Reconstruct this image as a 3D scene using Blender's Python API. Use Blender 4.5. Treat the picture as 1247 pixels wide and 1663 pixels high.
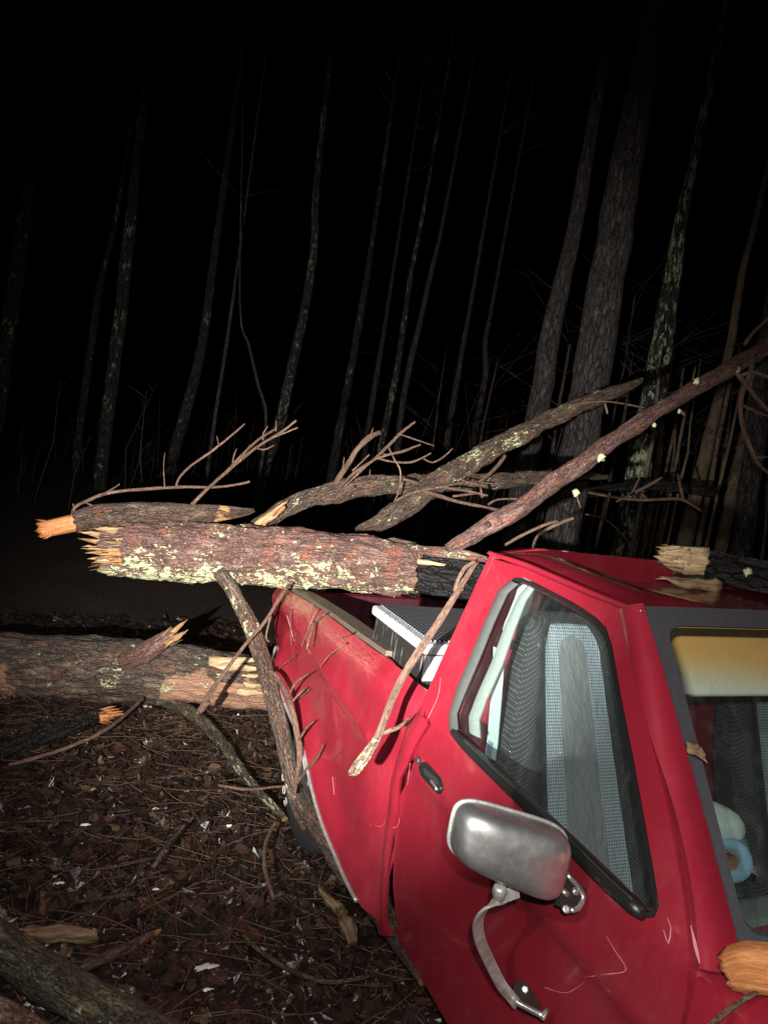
import bpy, bmesh, math, random
from mathutils import Vector, Matrix, noise
from mathutils.geometry import delaunay_2d_cdt
rnd = random.Random(7)
C = bpy.context.scene
for o in list(bpy.data.objects): bpy.data.objects.remove(o)

# ------------------------------------------------------------------ camera
CP = Vector((1.8917, -1.0698, 1.7923)); F = 1198.24
CR = Vector((0.38885926, 0.90759676, 0.15829274))
CU = Vector((-0.1661287, -0.09992213, 0.98102845))
CF = Vector((-0.90619519, 0.40777897, -0.11192223))
cam = bpy.data.cameras.new('camera'); camo = bpy.data.objects.new('camera', cam)
C.collection.objects.link(camo)
M = Matrix((CR, CU, -CF)).transposed().to_4x4(); M.translation = CP
camo.matrix_world = M
cam.sensor_fit = 'VERTICAL'; cam.sensor_height = 24; cam.lens = F/1663*24
cam.clip_start = .02; cam.clip_end = 400
C.camera = camo
C.render.resolution_x = 767; C.render.resolution_y = 1024
# ------------------------------------------------------------------ world, light, exposure
w = bpy.data.worlds.new('World'); C.world = w; w.use_nodes = True
bg = w.node_tree.nodes['Background']
sky = w.node_tree.nodes.new('ShaderNodeTexSky'); sky.sky_type = 'NISHITA'; sky.sun_disc = False
sky.sun_elevation = math.radians(-8); sky.sun_rotation = math.radians(60)
w.node_tree.links.new(sky.outputs[0], bg.inputs[0]); bg.inputs[1].default_value = .05
C.view_settings.view_transform = 'Standard'; C.view_settings.look = 'None'; C.view_settings.exposure = 0
C.cycles.max_bounces = 6

def ray(px, py): return CF + CR*((px-623.5)/F) - CU*((py-831.5)/F)
def pt(px, py, d): return CP + ray(px, py)*d
def sd(px, py, y): r = ray(px, py); return CP + r*((y-CP.y)/r.y)
def zp(px, py, z): r = ray(px, py); return CP + r*((z-CP.z)/r.z)
def xp(px, py, x): r = ray(px, py); return CP + r*((x-CP.x)/r.x)
def tp(px, py, H):                      # point at horizontal distance H
    r = ray(px, py); return CP + r*(H/math.hypot(r.x, r.y))

def spot(name, loc, target, watts, half, blend, radius, col=(1, .97, .92)):
    l = bpy.data.lights.new(name, 'SPOT'); l.energy = watts; l.spot_size = math.radians(half*2)
    l.spot_blend = blend; l.shadow_soft_size = radius; l.color = col
    o = bpy.data.objects.new(name, l); C.collection.objects.link(o); o.location = loc
    o.rotation_euler = (target-loc).to_track_quat('-Z', 'Y').to_euler(); return o
# the photographer's flash and a second hand torch beside it
LA = CP + CR*-.28 + CU*.26
spot('head_lamp', LA, pt(800, 1100, 2), 50, 64, .8, .012)
spot('flash', CP+CR*.03+CU*.05, pt(740, 1200, 2), 115, 64, .8, .010)
LB = CP + CR*-.50 + CU*-.22
spot('hand_torch', LB, pt(560, 770, 6), 2000, 32, 1.0, .02, (1, .98, .93))

# ------------------------------------------------------------------ materials
MATS = {}
class N:
    def __init__(s, name, rough=.7):
        m = bpy.data.materials.new(name); m.use_nodes = True; s.m = m; s.t = m.node_tree
        s.b = s.t.nodes['Principled BSDF']; s.b.inputs['Roughness'].default_value = rough; MATS[name] = m
    def n(s, ty, **k):
        x = s.t.nodes.new(ty)
        for a, v in k.items(): setattr(x, a, v)
        return x
    def l(s, a, b): s.t.links.new(a, b)
    def coord(s, kind='Object'):
        return s.n('ShaderNodeTexCoord').outputs[kind]
    def attr(s, name, out='Vector'):
        return s.n('ShaderNodeAttribute', attribute_name=name).outputs[out]
    def mapp(s, vec, sc):
        x = s.n('ShaderNodeMapping'); x.inputs['Scale'].default_value = sc; s.l(vec, x.inputs[0]); return x.outputs[0]
    def noise(s, vec, scale, detail=4, rough=.6, dist=0):
        x = s.n('ShaderNodeTexNoise'); x.inputs['Scale'].default_value = scale
        x.inputs['Detail'].default_value = detail; x.inputs['Roughness'].default_value = rough
        x.inputs['Distortion'].default_value = dist
        s.l(vec, x.inputs['Vector']); return x.outputs['Fac']
    def vor(s, vec, scale, feat='F1', out='Distance'):
        x = s.n('ShaderNodeTexVoronoi', feature=feat); x.inputs['Scale'].default_value = scale
        s.l(vec, x.inputs['Vector']); return x.outputs[out]
    def ramp(s, fac, stops):
        x = s.n('ShaderNodeValToRGB'); s.l(fac, x.inputs[0]); e = x.color_ramp.elements
        while len(e) < len(stops): e.new(.5)
        for i, (p, c) in enumerate(stops):
            e[i].position = p; e[i].color = (*c, 1) if not isinstance(c, (int, float)) else (c, c, c, 1)
        return x.outputs[0]
    def mix(s, fac, a, b):
        x = s.n('ShaderNodeMix', data_type='RGBA')
        for v, i in ((fac, 0), (a, 6), (b, 7)):
            if hasattr(v, 'links'): s.l(v, x.inputs[i])
            elif isinstance(v, (int, float)): x.inputs[i].default_value = v if i == 0 else (v, v, v, 1)
            else: x.inputs[i].default_value = (*v, 1)
        return x.outputs[2]
    def math(s, op, a, b=0.0, c=None, clamp=False):
        x = s.n('ShaderNodeMath', operation=op, use_clamp=clamp)
        for v, i in ((a, 0), (b, 1), (c, 2)):
            if v is None: continue
            if hasattr(v, 'links'): s.l(v, x.inputs[i])
            else: x.inputs[i].default_value = v
        return x.outputs[0]
    def color(s, c):
        if hasattr(c, 'links'): s.l(c, s.b.inputs['Base Color'])
        else: s.b.inputs['Base Color'].default_value = (*c, 1)
    def rough(s, r):
        if hasattr(r, 'links'): s.l(r, s.b.inputs['Roughness'])
        else: s.b.inputs['Roughness'].default_value = r
    def bump(s, h, strength=.5, dist=.01, prev=None):
        x = s.n('ShaderNodeBump'); x.inputs['Strength'].default_value = strength
        x.inputs['Distance'].default_value = dist; s.l(h, x.inputs['Height'])
        if prev: s.l(prev, x.inputs['Normal'])
        s.l(x.outputs[0], s.b.inputs['Normal']); return x.outputs[0]

def bark(name, dark, mid, lite, lich=(.66, .67, .38), lscale=22, wood=(.62, .33, .13), wet=.55, thr=.62, warm=None, plates=28, crk=.8):
    m = N(name, wet); v = m.attr('bc')
    st = m.mapp(v, (1, 1, .22))
    n1 = m.noise(st, 26, 8, .7); n2 = m.noise(v, 7, 5, .65); n3 = m.noise(st, 90, 5, .7)
    col = m.ramp(n1, [(.3, dark), (.5, mid), (.68, lite)])
    col = m.mix(m.ramp(n2, [(.42, 0), (.62, 1)]), col, m.ramp(n3, [(.3, dark), (.6, mid), (.8, lite)]))
    fine = m.noise(m.mapp(v, (1, 1, .35)), 170, 5, .75)
    col = m.mix(m.ramp(fine, [(.38, .75), (.5, 0)]), col, dark)
    col = m.mix(m.ramp(fine, [(.54, 0), (.7, .6)]), col, tuple(min(1, c*1.3) for c in lite))
    wp = m.n('ShaderNodeVectorMath', operation='ADD'); nzv = m.n('ShaderNodeTexNoise'); nzv.inputs['Scale'].default_value = 30; m.l(v, nzv.inputs['Vector'])
    sc_ = m.n('ShaderNodeVectorMath', operation='SCALE'); sc_.inputs['Scale'].default_value = .03; m.l(nzv.outputs['Color'], sc_.inputs[0])
    m.l(m.mapp(v, (1, 1, .33)), wp.inputs[0]); m.l(sc_.outputs[0], wp.inputs[1])
    crack = m.vor(wp.outputs[0], plates, 'DISTANCE_TO_EDGE'); cm = m.ramp(crack, [(.0, 1), (.10, 0)])
    if warm:
        wn_ = m.noise(v, 11, 6, .75); col = m.mix(m.ramp(wn_, [(.54, 0), (.66, .85)]), col, warm)
    col = m.mix(m.math('MULTIPLY', cm, crk), col, dark)
    # bare wood
    ba = m.attr('bare', 'Fac')
    bn = m.math('ADD', ba, m.math('MULTIPLY', m.math('SUBTRACT', n2, .5), 1.2))
    bm = m.ramp(bn, [(.46, 0), (.54, 1)])
    wn = m.noise(m.mapp(v, (1, 1, .06)), 60, 5, .6)
    wcol = m.ramp(wn, [(.3, tuple(c*.5 for c in wood)), (.5, wood), (.72, tuple(min(1, c*1.35) for c in wood))])
    col = m.mix(bm, col, wcol)
    # lichen
    la = m.attr('lich', 'Fac')
    l1 = m.noise(v, lscale, 6, .8, .3); l2 = m.noise(v, lscale*.3, 3, .6)
    vc = m.n('ShaderNodeSeparateColor'); m.l(m.vor(wp.outputs[0], lscale*4.5, 'F1', 'Color'), vc.inputs[0])
    lv = m.math('ADD', m.math('ADD', m.math('MULTIPLY', l1, .62), m.math('MULTIPLY', l2, .40)), m.math('MULTIPLY', la, .5))
    lv = m.math('ADD', lv, m.math('MULTIPLY', m.math('SUBTRACT', vc.outputs[0], .5), .16))
    lm = m.ramp(lv, [(thr+.085, 0), (thr+.115, 1)])
    lcol = m.mix(m.noise(v, 140, 3), tuple(c*.6 for c in lich), tuple(min(1, c*1.25) for c in lich))
    col = m.mix(lm, col, lcol); m.color(col)
    n4 = m.noise(m.mapp(v, (1, 1, .3)), 240, 4, .7)
    h = m.math('ADD', m.math('MULTIPLY', n1, 1.0), m.math('ADD', m.math('MULTIPLY', n3, .6), m.math('MULTIPLY', n4, .25)))
    h = m.math('ADD', h, m.math('MULTIPLY', lm, .25)); h = m.math('SUBTRACT', h, m.math('MULTIPLY', cm, .6*crk))
    m.bump(h, 1.0, .02)
    m.rough(m.mix(lm, wet, .9))
    return m.m
bark('bark_red', (.030, .014, .011), (.19, .095, .075), (.46, .30, .26), lscale=24, warm=(.36, .115, .06), plates=46, crk=.35, thr=.575)
bark('bark_brown', (.016, .010, .007), (.11, .066, .047), (.34, .235, .175), lscale=26, thr=.60, warm=(.20, .08, .045), plates=50, crk=.45)
bark('bark_ground', (.012, .009, .007), (.10, .066, .050), (.34, .25, .19), wood=(.44, .235, .15), lscale=18, thr=.59, warm=(.24, .10, .055), crk=.5)
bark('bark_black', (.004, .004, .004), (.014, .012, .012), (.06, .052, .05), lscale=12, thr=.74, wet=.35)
bark('bark_twig', (.06, .032, .022), (.19, .105, .072), (.38, .24, .17), lscale=40, thr=.64, plates=90, crk=.15)
bark('bark_moss', (.012, .010, .006), (.060, .046, .028), (.32, .27, .17), lich=(.50, .50, .34), lscale=16, thr=.57, plates=30, crk=.35)
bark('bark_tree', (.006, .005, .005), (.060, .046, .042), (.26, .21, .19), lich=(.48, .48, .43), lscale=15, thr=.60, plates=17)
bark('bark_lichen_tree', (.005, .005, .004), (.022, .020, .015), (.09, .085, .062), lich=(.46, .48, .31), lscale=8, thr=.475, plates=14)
bark('bark_far_dim', (.003, .003, .003), (.016, .014, .011), (.055, .05, .038), lich=(.26, .27, .19), lscale=8, thr=.485, plates=14)  # darker copy of the lichen bark: dimming with distance painted into the colour
bark('bark_tan_lit', (.05, .035, .024), (.24, .16, .10), (.50, .36, .23), lscale=20, thr=.7, crk=.2)  # tan bark, colour lightened to stand in for torch light falling short
bark('bark_sapling', (.02, .013, .010), (.065, .042, .032), (.17, .12, .085), lscale=20, thr=.7)
def fibres(tb, path_c, path_t, r, n, L, mi=0, seed=0, spread=.25):
    # fine torn wood fibres around a broken end: centre, direction, radius
    q = random.Random(seed); t = Vector(path_t).normalized(); a = t.cross(Vector((0, 0, 1))).normalized(); b = t.cross(a)
    for k in range(n):
        th = q.uniform(0, 6.28); rr_ = r*math.sqrt(q.random()); d = a*math.cos(th)+b*math.sin(th)
        p = Vector(path_c)+d*rr_-t*L*.3; l = L*q.uniform(.1, 1.0)**1.5
        tb.shard(p, p+(t+d*spread*q.random()+Vector((q.gauss(0, .08), q.gauss(0, .08), q.gauss(0, .08)))).normalized()*(l+L*.3), q.choice((.004, .006, .010, .018, .026)), q.uniform(.002, .007), d.cross(t), mi if not isinstance(mi, tuple) else q.choice(mi), seed+k)
def simple(name, col, rough=.5, metal=0, bump=0, bscale=60, var=.25, coat=0):
    m = N(name, rough); v = m.coord(); n = m.noise(v, bscale, 5, .65)
    m.color(m.mix(n, tuple(c*(1-var) for c in col), tuple(min(1, c*(1+var)) for c in col)))
    m.b.inputs['Metallic'].default_value = metal; m.b.inputs['Coat Weight'].default_value = coat
    if bump: m.bump(n, bump, .004)
    return m.m
def woodmat(name, a, b, c):
    m = N(name, .6); v = m.attr('bc'); n = m.noise(m.mapp(v, (1, 1, .12)), 70, 7, .7); n2 = m.noise(v, 18, 4, .6)
    col = m.ramp(n, [(.3, a), (.5, b), (.7, c)])
    m.color(m.mix(m.ramp(n2, [(.5, 0), (.7, .8)]), col, a)); m.bump(n, 1, .008); return m.m
woodmat('raw_wood', (.14, .062, .028), (.40, .22, .10), (.62, .42, .23))
woodmat('raw_dull', (.07, .035, .018), (.20, .12, .065), (.38, .26, .15))
woodmat('raw_orange', (.26, .075, .025), (.52, .20, .065), (.72, .37, .14))
woodmat('raw_pale', (.24, .14, .07), (.55, .38, .2), (.75, .6, .4))
simple('lichen_flake', (.62, .63, .36), .9, bump=.8, bscale=160, var=.35)
simple('lichen_white', (.62, .70, .62), .9, bump=.6, bscale=200, var=.3)

# paint: dark red, wet, dusty, scuffed
m = N('red_paint', .34); v = m.coord()
n = m.noise(v, 3.5, 6, .6); base = m.mix(n, (.225, .010, .022), (.285, .016, .032))
sp = m.vor(v, 55); sm = m.ramp(sp, [(.035, 1), (.06, 0)])
spn = m.ramp(m.noise(v, 9, 2), [(.56, 0), (.62, 1)])
base = m.mix(m.math('MULTIPLY', m.math('MULTIPLY', sm, spn), .55), base, (.75, .40, .38))
sc = m.attr('scuff', 'Fac'); sn = m.noise(m.mapp(v, (3, 10, 26)), 9, 7, .75)
sv = m.math('MULTIPLY', sc, m.ramp(sn, [(.42, 0), (.62, 1)]))
base = m.mix(sv, base, (.50, .22, .17))
du = m.math('MULTIPLY', m.ramp(m.noise(m.mapp(v, (1, 1, .5)), 4.5, 9, .75), [(.48, 0), (.72, 1)]), m.ramp(m.noise(v, 60, 6, .8), [(.35, .2), (.65, 1)]))
base = m.mix(m.math('MULTIPLY', du, .16), base, (.42, .20, .18))
gr = m.ramp(m.noise(m.mapp(v, (1, 1, .25)), 30, 7, .8), [(.60, 0), (.75, 1)])
base = m.mix(m.math('MULTIPLY', gr, .22), base, (.08, .02, .02)); m.color(base)
dr = m.ramp(m.vor(v, 130), [(.10, 1), (.22, 0)])
m.rough(m.math('ADD', .24, m.math('MULTIPLY', m.noise(v, 24, 6, .7), .22)))
m.b.inputs['Coat Weight'].default_value = .9; m.b.inputs['Coat Roughness'].default_value = .10
m.bump(m.math('ADD', m.noise(v, 5, 3, .5), m.math('ADD', m.math('MULTIPLY', m.noise(v, 320, 2), .03), m.math('MULTIPLY', dr, .035))), .14, .02)
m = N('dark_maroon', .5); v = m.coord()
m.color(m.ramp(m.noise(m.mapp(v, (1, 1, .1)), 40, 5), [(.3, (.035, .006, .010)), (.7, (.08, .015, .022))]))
simple('scratch_pink', (.66, .24, .26), .45)
simple('black_trim', (.013, .014, .013), .38, bump=.1, bscale=300, coat=.2)
simple('rubber', (.02, .02, .02), .7, bump=.3, bscale=200)
simple('frit', (.055, .052, .06), .32, bump=.05)
simple('grey_trim', (.15, .16, .15), .35, metal=.6)
simple('pale_trim', (.17, .21, .19), .5)
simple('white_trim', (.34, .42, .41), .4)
simple('dark_cloth', (.016, .016, .018), .85, bump=.4, bscale=150)
simple('grey_plastic', (.20, .22, .22), .5, bump=.2, bscale=200)
simple('dark_plastic', (.025, .025, .027), .45, bump=.2, bscale=120)
simple('dark_steel', (.05, .045, .042), .5, metal=.3, bump=.3, bscale=40)
simple('rim_steel', (.62, .60, .55), .4, metal=.6)
simple('chip_brown', (.17, .08, .05), .7, bump=.6)
simple('letter_white', (.7, .7, .68), .6)
simple('mask_white', (.42, .47, .46), .7, bump=.3)
simple('orange_marker', (.8, .28, .12), .4)
# chrome with grime
m = N('chrome', .2); v = m.coord(); n = m.noise(v, 30, 7, .7)
m.b.inputs['Metallic'].default_value = .92; m.color(m.ramp(n, [(.35, (.66, .65, .62)), (.65, (.9, .9, .9))]))
m.rough(m.ramp(m.noise(v, 14, 6, .7), [(.35, .30), (.65, .40)])); m.b.inputs['Coat Weight'].default_value = .6; m.b.inputs['Coat Roughness'].default_value = .12; m.bump(m.noise(v, 9, 3), .10, .02)
m = N('bracket_metal', .4); v = m.coord(); n = m.noise(v, 60, 6, .7)
m.b.inputs['Metallic'].default_value = .6; m.color(m.ramp(n, [(.3, (.30, .29, .27)), (.7, (.62, .62, .6))])); m.bump(n, .3, .003)
# blue paper roll
m = N('blue_paper', .9); v = m.coord(); m.color(m.mix(m.noise(v, 60, 4), (.11, .20, .30), (.20, .33, .44))); m.bump(m.noise(v, 120, 3), .6, .004)
# visor
m = N('visor_cloth', .8); v = m.coord(); m.color(m.mix(m.noise(v, 20, 5), (.50, .48, .43), (.62, .60, .54))); m.bump(m.noise(v, 90, 3), .3, .003)
# seat fabric: colour bands stored as attribute 'band' = lateral coordinate scaled by band width
m = N('seat_fabric', .85); v = m.coord(); b = m.attr('band', 'Fac'); ab = m.math('ABSOLUTE', b)
sx = m.n('ShaderNodeSeparateXYZ'); m.l(v, sx.inputs[0])
K = 2*math.pi/.016
p1 = m.math('SINE', m.math('MULTIPLY', m.math('ADD', sx.outputs[1], sx.outputs[2]), K))
p2 = m.math('SINE', m.math('MULTIPLY', m.math('SUBTRACT', sx.outputs[1], sx.outputs[2]), K))
dia = m.ramp(m.math('MULTIPLY', p1, p2), [(.20, 0), (.36, 1)])
mesh = m.mix(dia, (.36, .40, .47), (.075, .085, .105))
K2 = 2*math.pi/.010
q1 = m.math('SINE', m.math('MULTIPLY', sx.outputs[1], K2)); q2 = m.math('SINE', m.math('MULTIPLY', sx.outputs[2], K2))
darkm = m.mix(m.ramp(m.math('MULTIPLY', q1, q2), [(.3, 0), (.7, 1)]), (.022, .022, .026), (.09, .09, .095))
ctr = m.mix(m.noise(m.mapp(v, (1, 3, 1)), 50, 6, .7), (.17, .175, .19), (.25, .255, .275))
c1 = m.mix(m.ramp(ab, [(.395, 0), (.405, 1)]), ctr, mesh)
c2 = m.mix(m.ramp(ab, [(.795, 0), (.805, 1)]), c1, darkm); m.color(c2)
m.bump(m.math('ADD', m.noise(m.mapp(v, (1, 2, 2)), 6, 4, .55), m.math('MULTIPLY', m.noise(m.mapp(v, (3, 9, 4)), 9, 5, .6), .4)), .35, .04)
# glass with rain
def glassmat(name, tint, band=None, drops=1.0, gl=.06):
    m = N(name, .1); t = m.t; t.nodes.remove(m.b); v = m.coord()
    tr = m.n('ShaderNodeBsdfTransparent'); g = m.n('ShaderNodeBsdfGlossy'); g.inputs['Roughness'].default_value = .06
    if band:
        s = m.n('ShaderNodeSeparateXYZ'); m.l(v, s.inputs[0])
        m.l(m.ramp(m.math('MULTIPLY', s.outputs[2], .5), [(band[0]/2, tint), (band[1]/2, band[2])]), tr.inputs[0])
    else: tr.inputs[0].default_value = (*tint, 1)
    d = m.vor(m.mapp(v, (1, 1, .35)), 160); dm = m.ramp(d, [(.18, 1), (.3, 0)])
    big = m.ramp(m.noise(v, 22, 4, .7), [(.50, 0), (.60, 1)])
    dm = m.math('MULTIPLY', dm, big)
    bp = m.n('ShaderNodeBump'); bp.inputs['Strength'].default_value = .8*drops; bp.inputs['Distance'].default_value = .003
    m.l(dm, bp.inputs['Height']); m.l(bp.outputs[0], g.inputs['Normal'])
    df = m.n('ShaderNodeBsdfDiffuse'); df.inputs[0].default_value = (.5, .52, .5, 1)
    f = m.math('ADD', gl, m.math('MULTIPLY', dm, .16*drops))
    mx = m.n('ShaderNodeMixShader'); m.l(f, mx.inputs[0]); m.l(tr.outputs[0], mx.inputs[1]); m.l(g.outputs[0], mx.inputs[2])
    mx2 = m.n('ShaderNodeMixShader'); film = m.ramp(m.noise(m.mapp(v, (6, 6, 1)), 6, 6, .7), [(.5, .008), (.75, .035)])
    m.l(film, mx2.inputs[0]); m.l(mx.outputs[0], mx2.inputs[1]); m.l(df.outputs[0], mx2.inputs[2])
    m.l(mx2.outputs[0], t.nodes['Material Output'].inputs[0]); return m.m
glassmat('side_glass', (.93, .97, .95))
glassmat('front_glass', (.92, .96, .94), band=(1.40, 1.46, (.96, .86, .66)), drops=.6)
glassmat('rear_glass', (.7, .75, .72))
# toolbox lid: diamond plate
m = N('diamond_plate', .45); v = m.coord(); sx = m.n('ShaderNodeSeparateXYZ'); m.l(v, sx.inputs[0])
K = 2*math.pi/.035
a = m.math('SINE', m.math('MULTIPLY', m.math('ADD', sx.outputs[0], sx.outputs[1]), K)); b2 = m.math('SINE', m.math('MULTIPLY', m.math('SUBTRACT', sx.outputs[0], sx.outputs[1]), K))
dp = m.ramp(m.math('MULTIPLY', a, b2), [(.25, 0), (.45, 1)])
m.color(m.mix(dp, (.014, .016, .022), (.30, .32, .38))); m.b.inputs['Metallic'].default_value = .3; m.bump(dp, .8, .004)
m = N('box_edge', .5); v = m.coord(); m.color(m.ramp(m.noise(m.mapp(v, (12, 12, 1)), 12, 5, .7), [(.42, (.24, .23, .24)), (.56, (.46, .45, .46))])); m.bump(m.noise(m.mapp(v, (12, 12, 1)), 12, 5), .5, .006)
m = N('box_face', .5); v = m.coord(); sn = m.noise(m.mapp(v, (22, 22, 1)), 5, 5, .7)
m.color(m.ramp(sn, [(.58, (.018, .015, .013)), (.66, (.26, .25, .26))])); m.bump(sn, .3, .005)
# ground
m = N('wet_soil', .6); v = m.coord()
n1 = m.noise(v, 3, 6, .7); n2 = m.noise(v, 40, 8, .8); n3 = m.vor(v, 60)
col = m.ramp(n2, [(.3, (.008, .005, .004)), (.52, (.040, .024, .015)), (.7, (.12, .070, .045))])
m.color(m.mix(m.ramp(n1, [(.4, 0), (.65, 1)]), col, m.ramp(n2, [(.35, (.008, .005, .004)), (.7, (.045, .022, .016))])))
m.rough(m.ramp(n1, [(.35, .38), (.65, .75)])); m.bump(m.math('ADD', n2, m.math('MULTIPLY', n3, .5)), 1, .03)
for nm, a, b in (('leaf_brown', (.020, .012, .008), (.066, .040, .026)), ('leaf_dark', (.007, .005, .004), (.034, .021, .015)), ('leaf_tan', (.06, .038, .024), (.14, .09, .055)), ('leaf_red', (.035, .017, .011), (.085, .042, .026))):
    m = N(nm, .30); v = m.coord(); m.color(m.mix(m.noise(v, 35, 5, .7), a, b)); m.bump(m.noise(v, 90, 3), .5, .004)
simple('litter_twig', (.11, .062, .042), .6, bump=.5)
simple('far_brush', (.05, .03, .024), .8)

# ------------------------------------------------------------------ object helpers
def tag(o, label=None, cat=None, group=None, kind=None):
    if label: o['label'] = label
    if cat: o['category'] = cat
    if group: o['group'] = group
    if kind: o['kind'] = kind
    return o
def empty(name, loc, label, cat, group=None):
    o = bpy.data.objects.new(name, None); C.collection.objects.link(o); o.location = loc
    o.empty_display_size = .1; o['base'] = list(loc); return tag(o, label, cat, group)
def root_loc(o):
    p = Vector((0, 0, 0))
    while o: p += o.location; o = o.parent
    return p
def mk(name, V, Fc, mats, parent=None, smooth=True, midx=None, attrs=None, base=None, solid=None, bevel=None, vecattr=None):
    off = root_loc(parent) if parent else (Vector(base) if base is not None else Vector((0, 0, 0)))
    me = bpy.data.meshes.new(name)
    me.from_pydata([tuple(Vector(v)-off) for v in V], [], Fc)
    if isinstance(mats, str): mats = [mats]
    for q in mats: me.materials.append(MATS[q])
    if midx: me.polygons.foreach_set('material_index', midx)
    me.polygons.foreach_set('use_smooth', [smooth]*len(me.polygons))
    for k, a in (attrs or {}).items():
        at = me.attributes.new(k, 'FLOAT', 'POINT'); at.data.foreach_set('value', a)
    for k, a in (vecattr or {}).items():
        at = me.attributes.new(k, 'FLOAT_VECTOR', 'POINT'); at.data.foreach_set('vector', [c for v in a for c in v])
    me.update()
    o = bpy.data.objects.new(name, me); C.collection.objects.link(o)
    if parent: o.parent = parent
    else: o.location = off
    if solid:
        s = o.modifiers.new('solid', 'SOLIDIFY'); s.thickness = solid; s.offset = -1
        s = o.modifiers.new('edges', 'EDGE_SPLIT'); s.split_angle = math.radians(50)
    if bevel:
        s = o.modifiers.new('bevel', 'BEVEL'); s.width = bevel; s.segments = 3; s.limit_method = 'ANGLE'
    return o

def resample(path, step):
    """path: [(Vector, r)] -> Catmull-Rom resampled"""
    out = []; P = [path[0]]+list(path)+[path[-1]]
    for i in range(1, len(P)-2):
        p0, p1, p2, p3 = (P[i+k][0] for k in (-1, 0, 1, 2)); r1, r2 = P[i][1], P[i+1][1]
        n = max(1, int((p2-p1).length/step))
        for k in range(n):
            t = k/n
            q = .5*((2*p1)+(p2-p0)*t+(2*p0-5*p1+4*p2-p3)*t*t+(3*p1-p0-3*p2+p3)*t*t*t)
            out.append((q, r1+(r2-r1)*t))
    out.append(path[-1]); return out

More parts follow.
